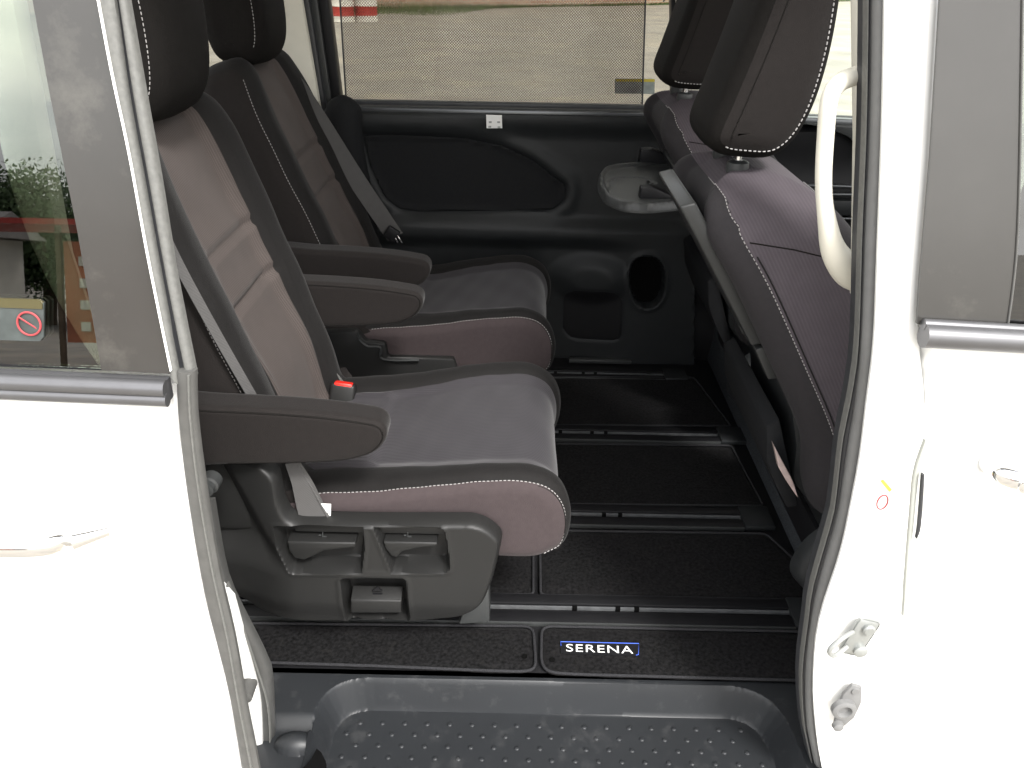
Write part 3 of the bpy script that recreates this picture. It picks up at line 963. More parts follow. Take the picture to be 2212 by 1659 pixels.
mesh('door_edge_shade', *band([(1998, 950), (1975, 1020), (1966, 1108), (1957, 1217), (1950, 1330)], [(2001, 950), (1986, 1020), (1976, 1108), (1965, 1217), (1952, 1330)], yR, .001, .004, off=-.016), M['channel_shade'], fd)  # painted grey strip standing in for the shaded channel along the door edge
mesh('door_gap', *band([(1992, 1025), (1988, 1080), (1983, 1140), (1979, 1163)], [(1997, 1025), (1994, 1080), (1989, 1140), (1981, 1163)], yR, .0005, .004, off=-.022), M['rubber_dk'], fd)

# --- grab handle on the centre pillar
gp = [P(1885, 140, y=-.05), P(1858, 160, y=-.07), P(1815, 178, y=-.09), P(1792, 215, y=-.10), P(1783, 300, y=-.10), P(1779, 400, y=-.10), P(1787, 480, y=-.10), P(1803, 545, y=-.09), P(1838, 585, y=-.07), P(1885, 592, y=-.05)]
gp = cm(gp, 6)
rad = [(.018 + .003 * abs(math.cos(i / (len(gp) - 1) * math.pi)) ** 3) * .48 for i in range(len(gp))]
for i in range(len(gp)):
    t = i / (len(gp) - 1)
    if t > .60: rad[i] += .017 * ((t - .60) / .40) ** 1.5
mesh('grab_handle', *tube(gp, rad, 16, ref=(0, 1, 0)), M['cream'], van)
mesh('inner_pillar_trim', *prism([P(u, v, y=-.04) for u, v in ((1856, -60), (1960, -60), (1935, 640), (1852, 655), (1855, 560), (1860, 300))], (0, .03, 0), .004), M['cream'], van)

# --- floor, sill, step tray
fl = mesh('cabin_floor', *boxe(-1.3, 1.5, -.005, 1.24, -.03, 0.0, .002), M['black'], van)
mesh('underbody', *boxe(-1.4, 1.5, -.19, 1.26, -.24, -.22, .002), M['black'], van)
rr_ = [(-.36, -.009), (.425, -.009)]
xo0, xo1 = P(672, 1560, z=0).x, P(1694, 1560, z=0).x
outer = roundpoly([(xo0, .0 - .010), (xo1, -.012), (xo1 + .03, -.40), (xo0 + .005, -.40)], .085, 8)
xi0, xi1 = P(716, 1600, z=-.055).x, P(1650, 1600, z=-.055).x
inner = roundpoly([(xi0, -.030), (xi1, -.032), (xi1 + .025, -.40), (xi0 + .003, -.40)], .062, 8)


def tray_h(A, B):
    so_ = sdf(outer, A, B); si = sdf(inner, A, B)
    t = np.clip(so_ / (so_ - si + 1e-6), 0, 1)
    t = np.where(si >= 0, 1, np.where(so_ <= 0, 0, t))
    s = t * t * (3 - 2 * t) * .12 + t * .88
    h = -.055 * s
    # moulded corner bulge at the rear of the sill
    c = P(640, 1605, z=-.01)
    rr = np.hypot((A - c.x) / .034, (B - c.y) / .020)
    h += .020 * np.sqrt(np.clip(1 - rr ** 2, 0, 1)) * (so_ < .004) - .014 * sst(c.y + .050, c.y + .020, B) * (so_ < 0) * (A < 0)
    return h


tv = relief([(-.43, .012), (.50, .012), (.50, -.185), (-.43, -.185)], lambda a, b, d: (a, b, d), tray_h, .0024, .004, .004)
tb = MB(); tb.add(tv)
for k in range(8):
    yy = -.034 - .0213 * k
    for j in range(-10, 14):
        xx = .0195 + j * .0372 + (.0186 if k % 2 == 0 else 0)
        if sdf(inner, np.array([xx]), np.array([yy]))[0] > .016 and yy > -.18:
            tb.add(lathe((xx, yy, -.0552), [(.0046, 0), (.0042, .0010), (.0034, .0018), (.0018, .0022), (.0004, .0024)], 12))
tb.build('step_tray', M['tray'], van)
q = P(690, 1648, z=0)
mesh('tray_gap_shade', *prism([P(u, v, z=.012) for u, v in ((655, 1659), (672, 1640), (684, 1617), (694, 1625), (704, 1645), (706, 1690), (650, 1690))], (0, 0, -.01)), M['hole'], van)  # black sheet laid over the tray, painted as the darkness of a hole
mesh('rocker_panel', *boxe(-1.5, 1.5, -.235, -.188, -.42, -.03, .012), M['white'], van)

# --- seat rails
def rail(y0, y1, x1, nm):
    w = y1 - y0; q = MB()
    q.add(boxe(-1.2, x1, y0, y0 + w * .40, .001, .010, .002))
    q.add(boxe(-1.2, x1, y1 - w * .36, y1, .001, .012, .002))
    o = q.build('seat_rail', M['black'], van)
    q = MB(); s = -1.2
    q.add(boxe(-1.2, x1 - .02, y0 + w * .56, y0 + w * .60, .001, .0085, 0))
    q.build('rail_slide', M['rail_metal'], o)
    for xa in (.20, .235, .12): mesh('rail_notch', *boxe(xa, xa + .009, y0 + w * .54, y0 + w * .62, .001, .0092, 0), M['hole'], o)
    mesh('rail_end_cap', *boxe(x1 - .035, x1 + .03, y0 - .002, y1 + .002, .001, .015, .004), M['trim'], o)
    mesh('rail_edge', *boxe(-1.2, x1 - .036, y0 - .003, y0 - .0005, .001, .011, .0006), M['plastic_lt'], o)


rail(.115, .186, P(1735, 1322, z=0).x + .005, 0)
rail(.398, .468, P(1630, 1115, z=0).x, 1)
rail(.735, .80, P(1575, 935, z=0).x, 2)
rail(1.06, 1.12, P(1450, 790, z=0).x, 3)

# --- riser ahead of the floor
mesh('floor_riser', *prism([(.585, .0, 0), (.585, 1.22, 0), (.585, 1.22, .10), (.60, 1.22, .15), (.60, .0, .15), (.585, .0, .10)], (.25, 0, 0), .004), M['carpet_g'], van)

# --- far side: door trim
yT = 1.20
tpoly = poly_xz([(700, 236), (1395, 246), (1480, 250), (1500, 300), (1500, 800), (690, 790)], yT)
ins_p = roundpoly(poly_xz([(786, 292), (850, 290), (1000, 297), (1080, 312), (1150, 345), (1222, 400), (1218, 432), (1192, 452), (1100, 453), (900, 455), (862, 449), (832, 424), (802, 360)], yT), .012)
pk_p = roundpoly(poly_xz([(1375, 548), (1415, 548), (1433, 575), (1433, 620), (1415, 655), (1380, 658), (1360, 630), (1357, 575)], yT), .03)
low_p = poly_xz([(1130, 800), (1150, 640), (1230, 560), (1320, 560), (1375, 660), (1440, 670), (1600, 600), (1600, 800)], yT)
spk_p = roundpoly(poly_xz([(1215, 640), (1240, 622), (1320, 622), (1345, 640), (1342, 725), (1320, 733), (1235, 733), (1215, 715)], yT), .02)


def trim_h(A, B):
    h = 0 * A
    s = sdf(ins_p, A, B)
    h += -.010 * sst(-.002, .010, s) - .006 * np.exp(-(s / .003) ** 2)
    h += .012 * np.exp(-((s + .02) / .02) ** 2) * 0.6
    s = sdf(pk_p, A, B); h += -.05 * sst(0, .008, s) + .005 * np.exp(-((s + .007) / .006) ** 2)
    # armrest ledge and recess under it
    zl = P(1000, 500, y=yT).z
    h += .026 * sst(zl + .055, zl + .01, B) - .030 * sst(zl - .00, zl - .05, B) * sst(P(1420, 500, y=yT).x, P(1200, 500, y=yT).x, A)
    # speaker hump
    c = P(1275, 600, y=yT)
    rr = np.hypot((A - c.x) / .13, (B - c.z) / .085)
    h += .022 * sst(1.0, .35, rr) * sst(c.z - .20, c.z + .02, B)
    s = sdf(spk_p, A, B); h += -.004 * sst(-.003, .004, s)
    # top edge roll
    zt = P(1000, 250, y=yT).z
    h += .02 * sst(zt - .06, zt - .005, B)
    return h


dt = mesh('far_door_trim', *relief(tpoly, lambda a, b, d: (a, yT - d, b), trim_h, .006, .006, .03), M['trim'], van)
dt['label'] = 'black moulded trim of the far sliding door'
vf = relief(ins_p, lambda a, b, d: (a, yT - d - .0125, b), lambda A, B: trim_h(A, B) + 0 * A, .008, .004, .004)
mesh('padded_insert', *vf, M['trim2'], dt)
vf = relief(spk_p, lambda a, b, d: (a, yT - d - .002, b), trim_h, .008, .004, .004)
mesh('speaker_grille', *vf, M['black'], dt)
vf = relief(pk_p, lambda a, b, d: (a, yT - d, b), lambda A, B: 0 * A - .003, .004, .001, .001)
mesh('pocket_shade_plate', *vf, M['hole'], dt)  # flat black plate across the pocket, its inner shade put into the colour
mesh('label_sticker', *prism([P(u, v, y=yT - .032) for u, v in ((1050, 248), (1084, 249), (1085, 277), (1051, 277))], (0, .002, 0)), M['label'], dt)
mm = MB()
for (u, v) in ((1056, 262), (1074, 262), (1055, 272), (1075, 273)): mm.add(prism([P(u + a, v + b, y=yT - .0335) for a, b in ((0, 0), (6, 0), (6, 4), (0, 4))], (0, .001, 0)))
mm.build('label_print', M['label_g'], dt)
mesh('scuff_plate', *boxe(P(1228, 768, z=.01).x, P(1360, 768, z=.01).x, 1.165, 1.185, .001, .014, .003), M['plastic_lt'], dt)
mesh('scuff_edge', *tube([P(1385, 773, z=.012), P(1420, 774, z=.012), P(1440, 768, z=.02)], .003, 8), M['satin'], dt)
# pad at the rear edge of that door
pc = cm([P(741, 205, y=1.13), P(742, 240, y=1.13), P(746, 310, y=1.13), P(766, 420, y=1.14), P(790, 560, y=1.16)], 6)
mesh('rear_edge_pad', *tube(pc, [.046 * math.sin(min(1, (i + .35) / 7) * math.pi / 2) for i in range(len(pc))], 18, sx=1.0, ref=(0, 1, 0)), M['trim2'], dt)
# window ledge, rubbers, glass, shade
def hbar(u0, v0, u1, v1, y, th, dep, m, nm, par, ext=0):
    a = P(u0, v0, y=y); b = P(u1, v1, y=y); d = (b - a).normalized()
    return mesh(nm, *box((a + b) / 2, ((b - a).length + ext, dep, th), min(.003, th * .3), Matrix.Rotation(-math.atan2(d.z, d.x), 3, 'Y')), m, par)


hbar(718, 234, 1480, 249, 1.215, .016, .05, M['satin_dk'], 'window_ledge', dt)
hbar(735, 219, 1480, 233, 1.235, .010, .03, M['rubber_dk'], 'window_rubber', dt)
hbar(735, 226, 1480, 240, 1.228, .006, .02, M['rubber'], 'window_wiper_strip', dt)
mesh('far_window_glass', *prism([P(u, v, y=1.27) for u, v in ((690, -200), (1460, -190), (1460, 240), (736, 228))], (0, .004, 0)), M['glass_far'], van)
sd_ = mesh('sun_shade', *prism([P(u, v, y=1.25) for u, v in ((727, -120), (1398, -120), (1387, 236), (748, 222))], (0, .0008, 0)), M['shade'], van)
sd_['label'] = 'dark perforated pull-up sun shade in the far window'
for nm, uu in (('shade_hem', ((727, -120), (748, 222))), ('shade_hem', ((1398, -120), (1387, 236)))):
    mesh(nm, *tube([P(*uu[0], y=1.248), P(*uu[1], y=1.248)], .0022, 8), M['rubber_dk'], sd_)
mesh('shade_bar', *tube([P(748, 222, y=1.247), P(1387, 237, y=1.247)], .004, 8), M['black'], sd_)
sk = mesh('window_sticker', *prism([P(u, v, y=1.262) for u, v in ((1328, 170), (1414, 170), (1414, 203), (1328, 202))], (0, .001, 0)), M['stick_g'], van)
mesh('yellow_strip', *prism([P(u, v, y=1.2605) for u, v in ((1330, 171), (1414, 171), (1414, 177), (1330, 176))], (0, .001, 0)), M['yellow'], sk)
# far pillars
mesh('far_window_frame', *prism([P(u, v, y=1.235) for u, v in ((672, -80), (700, -80), (709, 0), (735, 208), (738, 240), (716, 240), (712, 200), (684, 0))], (0, .04, 0), .003), M['black'], van)
mesh('far_window_frame', *prism([P(u, v, y=1.235) for u, v in ((1450, -80), (1462, -80), (1462, 250), (1452, 250))], (0, .04, 0), .003), M['black'], van)
mesh('far_pillar_strip', *prism([P(u, v, y=1.225) for u, v in ((655, -80), (676, -80), (685, 0), (713, 200), (716, 245), (700, 245), (696, 200), (666, 0))], (0, .03, 0), .003), M['plastic_lt'], van)
mesh('far_pillar_rubber', *prism([P(u, v, y=1.205) for u, v in ((638, -80), (656, -80), (667, 0), (698, 200), (705, 245), (690, 245), (684, 200), (650, 0))], (0, .03, 0), .004), M['rubber_dk'], van)
fp = mesh('far_rear_pillar', *prism([P(u, v, y=1.19) for u, v in ((520, -120), (640, -80), (652, 0), (686, 200), (694, 250), (590, 260), (570, 120), (556, 0))], (0, .05, 0), .008), M['cream'], van)
mesh('far_centre_pillar', *prism([P(u, v, y=1.215) for u, v in ((1462, -80), (1580, -80), (1600, 270), (1462, 252))], (0, .05, 0), .006), M['cream'], van)
mesh('far_quarter_trim', *prism([P(u, v, y=1.2) for u, v in ((-300, 225), (300, 225), (700, 245), (700, 700), (-300, 700))], (0, .05, 0), .006), M['trim'], van)
mesh('far_quarter_glass', *prism([P(u, v, y=1.265) for u, v in ((-300, -200), (560, -200), (600, 240), (-300, 225))], (0, .004, 0)), M['glass_far'], van)
# far front door
fr = mesh('far_front_door_trim', *relief(poly_xz([(1470, 262), (1725, 268), (2300, 300), (2300, 900), (1470, 900)], 1.21), lambda a, b, d: (a, 1.21 - d, b),
                                   lambda A, B: .02 * np.sin(B * 30) * .3, .02, .01, .03), M['black'], van)
hbar(1470, 246, 2300, 282, 1.225, .018, .06, M['satin_dk'], 'window_ledge', fr)
hbar(1470, 238, 2300, 274, 1.24, .006, .03, M['rubber_dk'], 'window_rubber', fr)
mesh('upper_trim', *prism([P(u, v, y=1.175) for u, v in ((1728, 266), (1900, 275), (1900, 345), (1862, 318), (1830, 295), (1790, 278))], (0, .02, 0), .004), M['plastic_lt'], fr)
for (v0, v1) in ((399, 402), (418, 417), (469, 470), (517, 512)):
    hbar(1740, v0, 1950, v1 + 3, 1.185, .006, .02, M['satin_dk'], 'trim_strip', fr)
hbar(1735, 445, 1950, 449, 1.18, .040, .03, M['trim'], 'door_pocket', fr)
mesh('far_front_glass', *prism([P(u, v, y=1.27) for u, v in ((1580, -200), (2300, -200), (2300, 290), (1600, 262))], (0, .004, 0)), M['glass_clear'], van)

# roof, ends of the cabin (close the cabin so the light enters by the openings only)
mesh('roof_panel', *boxe(-1.6, 1.9, -.13, 1.27, 1.40, 1.43, .01), M['white'], van)
mesh('headliner', *boxe(-1.6, 1.7, -.10, 1.25, 1.37, 1.395, .01), M['cream'], van)
mesh('far_outer_panel', *boxe(-1.6, 1.9, 1.285, 1.31, -.4, .66, .01), M['white'], van)
mesh('rear_bulkhead', *boxe(-1.62, -1.58, -.1, 1.27, -.2, .72, .01), M['trim'], van)
mesh('dashboard', *prism([(1.45, -.1, -.1), (1.9, -.1, -.1), (1.9, -.1, .62), (1.6, -.1, .66), (1.42, -.1, .58)], (0, 1.34, 0), .02), M['black'], van)

# ================================================================== FLOOR MATS
def floor_mat(uv, label, z=.004, r=.012, skipgroup=None):
    poly = roundpoly(poly_xy(uv, z + .006), r)
    vf = relief(poly, lambda a, b, d: (a, b, z + .006 + d), lambda A, B: .0012 * np.sin(A * 60 + 3 * np.sin(B * 40)) * .5, .012, .006, .006)
    o = mesh('floor_mat', *vf, M['carpet'])
    tag(o, label, 'floor mat', 'black carpet mats laid between the seat rails')
    q = [Vector((a, b, z + .0055)) for a, b in poly]
    mesh('edge_binding', *tube(q, .0028, 8, closed=True), M['piping'], o) if False else None
    V, Fs = tube(q, .0026, 8, closed=True)
    me = mesh('edge_binding', [v - o.location for v in V], Fs, M['piping'], None)
    me.location = (me.location[0], me.location[1], me.location[2]); me.parent = o
    return o


m1 = floor_mat([(470, 1345), (1152, 1352), (1158, 1440), (1140, 1450), (1080, 1449), (820, 1438), (590, 1431), (480, 1428)], 'black carpet mat under the near seat, left of the mat with the badge', r=.02)
m2 = floor_mat([(1170, 1352), (1740, 1364), (1760, 1470), (1250, 1456), (1185, 1452), (1169, 1432)], 'black carpet mat by the step with the woven SERENA badge', r=.02)
m3 = floor_mat([(900, 1142), (1152, 1147), (1152, 1284), (880, 1280)], 'small black carpet mat piece between the two nearest rails, beside the seat base', r=.01)
m4 = floor_mat([(1166, 1145), (1655, 1152), (1800, 1285), (1768, 1296), (1168, 1285)], 'wide black carpet mat between the two nearest rails', r=.012)
m5 = floor_mat([(900, 955), (1580, 962), (1650, 1092), (880, 1085)], 'black carpet mat between the second and third rail', r=.012)
m6 = floor_mat([(900, 812), (1500, 815), (1580, 920), (880, 915)], 'farthest black carpet mat, next to the far door', r=.012)
# badge
zb = .0125
def local_mesh(name, V, Fs, m, par):
    o = mesh(name, V, Fs, m, par)
    return o
bd = mesh('badge', *prism([P(u, v, z=zb) for u, v in ((1211, 1386), (1380, 1390), (1378, 1416), (1212, 1411))], (0, 0, -.002)), M['black'], m2)
mm = MB()
mm.add(tube([P(1212, 1394, z=zb + .0005), P(1211, 1386, z=zb + .0005), P(1380, 1390, z=zb + .0005), P(1379, 1414, z=zb + .0005), P(1374, 1415, z=zb + .0005)], .0007, 6))
mm.build('badge_border', M['blue'], bd)
tx = bpy.data.curves.new('t', 'FONT'); tx.body = 'SERENA'; tx.size = 1; tx.extrude = 0.0; tx.space_character = 1.12
to = bpy.data.objects.new('t', tx); col.objects.link(to)
bpy.context.view_layer.update()
tm = bpy.data.meshes.new_from_object(to.evaluated_get(bpy.context.evaluated_depsgraph_get()))
co = np.array([v.co[:] for v in tm.vertices]); fc = [tuple(p_.vertices) for p_ in tm.polygons]
bpy.data.objects.remove(to)
a0, a1 = co[:, 0].min(), co[:, 0].max(); c0_, c1_ = co[:, 1].min(), co[:, 1].max()
bl = P(1223, 1407, z=zb + .001); br = P(1368, 1412, z=zb + .001); tl = P(1223, 1391, z=zb + .001)
V = [bl + (br - bl) * ((x - a0) / (a1 - a0)) + (tl - bl) * ((y - c0_) / (c1_ - c0_)) for x, y, _ in co]
mesh('lettering', V, fc, M['label'], bd, smooth=False)
mm = MB()
for (u, v) in ((1193, 1425),): mm.add(lathe(P(u, v, z=.0125), [(.005, 0), (.005, .0006), (.002, .0006)], 14))
mm.build('eyelet', M['hole'], m2)
mesh('eyelet', *lathe(P(1133, 1418, z=.0125), [(.005, 0), (.005, .0006), (.002, .0006)], 14), M['hole'], m1)

# ================================================================== SECOND ROW SEATS
CUSH = [(-.37, .315), (-.30, .334), (-.20, .343), (-.08, .362), (.0, .370), (.045, .364), (.076, .340), (.090, .300), (.086, .252), (.062, .222), (.02, .212), (-.08, .218), (-.20, .235), (-.37, .245)]
BACK = [(-.300, .315), (-.335, .335), (-.352, .40), (-.392, .54), (-.440, .69), (-.480, .82), (-.502, .862), (-.545, .872), (-.585, .85), (-.590, .80), (-.555, .68), (-.505, .52), (-.47, .40), (-.44, .31), (-.39, .29)]
HEAD = [(-.475, .868), (-.452, .905), (-.444, .97), (-.448, 1.05), (-.47, 1.12), (-.51, 1.145), (-.552, 1.12), (-.566, 1.04), (-.566, .95), (-.556, .885), (-.53, .862), (-.50, .860)]


def captain_seat(y0, lean, label, near):
    y1 = y0 + .41; yc = (y0 + y1) / 2
    root = empty('captain_seat', (-.15, yc, 0), label, 'car seat', 'second row captain seats')

    # --- cushion
    def dc(x, z, yn, nx, nz):
        w = sst(-.2, .35, nz + .9 * nx)
        lim = .72 + 0 * x
        a = abs(yn)
        d = .007 * math.exp(-((a - .88) / .14) ** 2) - .010 * (1 - sst(lim - .12, lim + .05, np.full_like(x, a))) - .005 * np.exp(-((a - lim) / .02) ** 2)
        d = d + .010 * sst(-.215, -.235, x) * (1 - sst(.68, .72, np.full_like(x, a)))
        d = d + .0008 * np.sin(x * 52 + yn * 3 + y0 * 9) * math.sin(yn * 6 + y0 * 5) + .0004 * np.sin(x * 110 - yn * 8)
        return d * w
    lf = loft(CUSH, y0, y1, .026, 150, 6, 50, dc, ywarp=lambda x, yn: yn * (1 - .17 * sst(-.02, -.26, x) * np.clip((1 - np.abs(yn)) / .28, 0, 1)))

    def zc(k, i, yn, x, z, nx, nz):
        lim = .72
        if abs(yn) < lim and nz + .9 * nx > .0: return 1
        if k < 3.2 or k > 58.8: return 2
        return 0
    cu = loft_build(lf, ['cushion', 'ribbed_panel', 'side_panel'], [M['bolster'], M['insert_seat'], M['side_pink']], zc, root, 2)
    i0 = find_i(lf, 3, -.31, .31); i1 = find_i(lf, 3, .05, .235)
    ii = sorted([i0, i1]);
    pth = loft_path(lf, 3, ii[0], ii[1])
    if min(p_.z for p_ in pth) < .226 and len(pth) > 90: pth = loft_path(lf, 3, ii[1], ii[0])
    stitches([pth]).build('stitching', M['stitch'], cu)
    # piping just under the stitches
    mesh('piping', *tube([p_ + Vector((0, -.0002, -.0035)) for p_ in pth[4:-4]], .0010, 6), M['bolster'], cu)

    # --- backrest
    def db(x, z, yn, nx, nz):
        w = sst(.1, .6, nx * .95 + nz * .25)
        a = abs(yn)
        lim = .54
        d = .010 * math.exp(-((a - .80) / .2) ** 2) - .020 * (1 - sst(lim - .18, lim + .10, np.full_like(x, a)))
        cen = 1 - sst(lim - .04, lim + .02, np.full_like(x, a))
        for zc_ in (.672, .588):
            d = d - .011 * np.exp(-((z - zc_) / .006) ** 2) * cen + .004 * np.exp(-((z - zc_) / .03) ** 2) * cen
        d = d - .004 * np.exp(-((a - lim) / .02) ** 2)
        # lumbar
        d = d + .012 * np.exp(-((z - .46) / .07) ** 2) * cen
        d = d + .0012 * np.sin(z * 47 + yn * 4 + y0 * 9) * math.sin(yn * 6 + y0 * 5)
        return d * w
    lb = loft(BACK, y0 + .005, y1 + .005, .040, 190, 7, 46, db, lean, (.74, .20, .3, 2))

    def zb_(k, i, yn, x, z, nx, nz):
        if abs(yn) < .54 and nx * .95 + nz * .25 > .25 and z < .863: return 1
        if k < 3.2 or k > 56.8: return 2
        return 0
    ba = loft_build(lb, ['backrest', 'ribbed_panel', 'side_panel'], [M['bolster'], M['insert_back'], M['arm']], zb_, root, 2)
    i0 = find_i(lb, 3, -.345 + lean * 0, .40); i1 = find_i(lb, 3, -.50 + lean * .5, .85)
    ii = sorted([i0, i1])
    stitches([loft_path(lb, 3, ii[0], ii[1])]).build('stitching', M['stitch'], ba)

    # --- headrest
    def dh(x, z, yn, nx, nz):
        return .012 * (1 - abs(yn) ** 2) * sst(.2, .8, nx)
    lh = loft([(a - .019, b) for a, b in HEAD], yc - .115, yc + .115, .045, 90, 8, 16, dh, lean)
    hd_ = loft_build(lh, ['headrest', 'front_face'], [M['head'], M['head']], lambda k, i, yn, x, z, nx, nz: 0, root, 0)
    i0 = find_i(lh, 4, -.485, .88); i1 = find_i(lh, 4, -.495, 1.12); ii = sorted([i0, i1])
    stitches([loft_path(lh, 4, ii[0], ii[1])]).build('stitching', M['stitch'], hd_)
    for s in (-.06, .06):
        xx = -.525 + lean * .5
        mesh('headrest_post', *tube([(xx, yc + s, .85), (xx, yc + s, .90)], .006, 12), M['chrome'], hd_)
    # --- armrests
    for k, ya in enumerate((y0 - .052, y1 + .010) if near else (y0 - .052,)):
        AR = [(-.52, .528), (-.40, .531), (-.28, .526), (-.205, .517), (-.181, .510), (-.173, .494), (-.180, .474), (-.205, .455), (-.26, .443), (-.40, .436), (-.52, .434)]
        if near: AR = [(a_, b_ - .012) for a_, b_ in AR]
        la = loft(AR, ya, ya + .052, .011, 120, 6, 8)
        ar = loft_build(la, ['armrest', 'top'], [M['arm'], M['arm']], lambda k, i, yn, x, z, nx, nz: 0, root, 0)
        i0 = find_i(la, 2, -.52, .520); i1 = find_i(la, 2, -.40, .436); ii = sorted([i0, i1])
        pa = loft_path(la, 2, ii[0], ii[1], .0)
        if len(pa) < 30: pa = loft_path(la, 2, ii[1], ii[0], .0)
        mesh('seam', *tube(pa, .0013, 6), M['head'], ar)
        mesh('armrest_pivot', *lathe((-.455, ya + .03, .47), [(.03, -.01), (.03, .04)], 20, 'y'), M['plastic'], ar)
    # --- base
    q = MB()
    q.add(boxe(-.42, -.07, y0 + .03, y1 - .03, .06, .235, .01))
    for yy in (y0 + .11, y1 - .05):
        q.add(boxe(-.40, -.06, yy - .02, yy + .02, .006, .07, .004))
    q.build('seat_base', M['black'], root)
    mesh('rear_shell', *prism([(-.60 + lean * .45, y0 + .04, .78), (-.50, y0 + .04, .40), (-.46, y0 + .04, .25), (-.44, y0 + .04, .25), (-.47, y0 + .04, .40), (-.58 + lean * .45, y0 + .04, .78)], (0, .33, 0)), M['black'], root)
    return root, lb, cu


seatA, lbA, cuA = captain_seat(.040, 0.0, 'nearest captain seat with the lever panel on its side', True)
seatB, lbB, cuB = captain_seat(.655, -.075, 'captain seat beside the far door, belt hanging over its backrest', False)

# ---- near seat: side cover with levers
yC = .003
cov = [(400, 1012), (560, 1008), (596, 1035), (604, 1092), (622, 1126), (650, 1132), (1024, 1133), (1058, 1146), (1087, 1172), (1078, 1215), (1065, 1265), (1048, 1305), (1031, 1325), (994, 1347), (905, 1357), (737, 1358), (607, 1356), (545, 1353), (470, 1310), (410, 1230), (390, 1120)]
cov_p = roundpoly(poly_xz(cov, yC), .012)
rec_p = roundpoly(poly_xz([(590, 1138), (957, 1142), (964, 1170), (972, 1228), (962, 1237), (626, 1239), (600, 1190)], yC), .008)
div_p = roundpoly(poly_xz([(783, 1138), (806, 1138), (822, 1175), (848, 1240), (780, 1240), (787, 1180)], yC), .006)
sq_p = roundpoly(poly_xz([(736, 1250), (876, 1250), (883, 1352), (746, 1355)], yC), .010)


def cov_h(A, B):
    h = 0 * A
    s = sdf(rec_p, A, B); s2 = sdf(div_p, A, B)
    s = np.minimum(s, -s2)
    h += -.035 * sst(-.001, .006, s) + .0012 * np.exp(-((s + .003) / .003) ** 2)
    s = sdf(sq_p, A, B)
    h += -.046 * sst(-.001, .005, s) + .0012 * np.exp(-((s + .004) / .004) ** 2)
    # left part falls back, ridge of the recliner housing
    e0 = P(500, 1060, y=yC); e1 = P(625, 1238, y=yC)
    nx_, nz_ = (e1.z - e0.z), -(e1.x - e0.x); L_ = math.hypot(nx_, nz_); nx_ /= L_; nz_ /= L_
    dd = (A - e0.x) * nx_ + (B - e0.z) * nz_     # >0 on the rear (lower-left) side
    top = sst(P(600, 1250, y=yC).z, P(600, 1180, y=yC).z, B)
    h += -.022 * sst(-.008, .030, -dd * -1) * top
    # gentle crown and tuck-in at the bottom
    zb0 = P(800, 1350, y=yC).z
    h += -.010 * sst(zb0 + .05, zb0 - .005, B)
    h += -.030 * sst(P(640, 1300, y=yC).x, P(490, 1300, y=yC).x, A)
    return h


sc_ = mesh('side_cover', *relief(cov_p, lambda a, b, d: (a, yC - d, b), cov_h, .0026, .009, .03), M['plastic'], seatA)


def lever(uvf, uvt, dep, y, nm):
    """front face outline (uv), extruded back; the upper face slopes back"""
    f = [P(u, v, y=y) for u, v in uvf]
    return prism(f, (0, dep, 0), .0035, 3)


def make_lever(nm, low, vt, ve, y):
    """upper face sloping back from the front edge, outline `low` below that edge"""
    q = MB()
    f = [P(u, v, y=y) for u, v in low]
    q.add(prism(f, (0, .026, 0), .003, 3))
    xa, xb = min(p_.x for p_ in f[:2]), max(p_.x for p_ in f[:2])
    um = (low[0][0] + low[1][0]) / 2
    ze = P(um, ve, y=y).z; zt_ = P(um, vt, y=y + .026).z
    q.add(prism([(xa, y + .0005, ze - .006), (xa, y + .0005, ze - .001), (xa + .0, y + .024, zt_), (xa, y + .027, zt_ - .002), (xa, y + .027, ze - .006)], (xb - xa, 0, 0), .0025, 3))
    return mesh(nm, q.V, q.F, M['plastic'], sc_)


make_lever('recline_lever', [(620, 1171), (768, 1173), (768, 1183), (740, 1186), (700, 1190), (676, 1202), (656, 1211), (636, 1206), (624, 1190)], 1147, 1171, yC + .004)
make_lever('slide_lever', [(828, 1171), (944, 1173), (945, 1180), (900, 1185), (868, 1192), (858, 1205), (846, 1203), (832, 1186)], 1147, 1171, yC + .004)
make_lever('sideways_lever', [(757, 1297), (867, 1298), (867, 1325), (757, 1325)], 1264, 1297, yC + .007)
# icons pressed in the levers
for (u, v) in ((696, 1156), (880, 1156)):
    mm = MB()
    mm.add(prism([P(u + a, v + b, y=yC + .0150) for a, b in ((-8, 0), (-2, 0), (-2, 2), (-8, 2))], (0, .002, 0)))
    mm.add(prism([P(u + a, v + b, y=yC + .0150) for a, b in ((0, -7), (1.6, -7), (1.6, 4), (0, 4))], (0, .002, 0)))
    mm.add(prism([P(u + a, v + b, y=yC + .0150) for a, b in ((0, 3), (9, 3), (9, 4.6), (0, 4.6))], (0, .002, 0)))
    mm.build('lever_icon', M['plastic_lt'], sc_)
mm = MB()
c = P(815, 1280, y=yC + .017)
for s in (1, -1):
    mm.add(prism([c + Vector((-.008, 0, .003 * s)), c + Vector((.008, 0, .003 * s)), c + Vector((0, 0, .011 * s))], (0, .003, 0)))
mm.build('lever_arrows', M['black'], sc_)
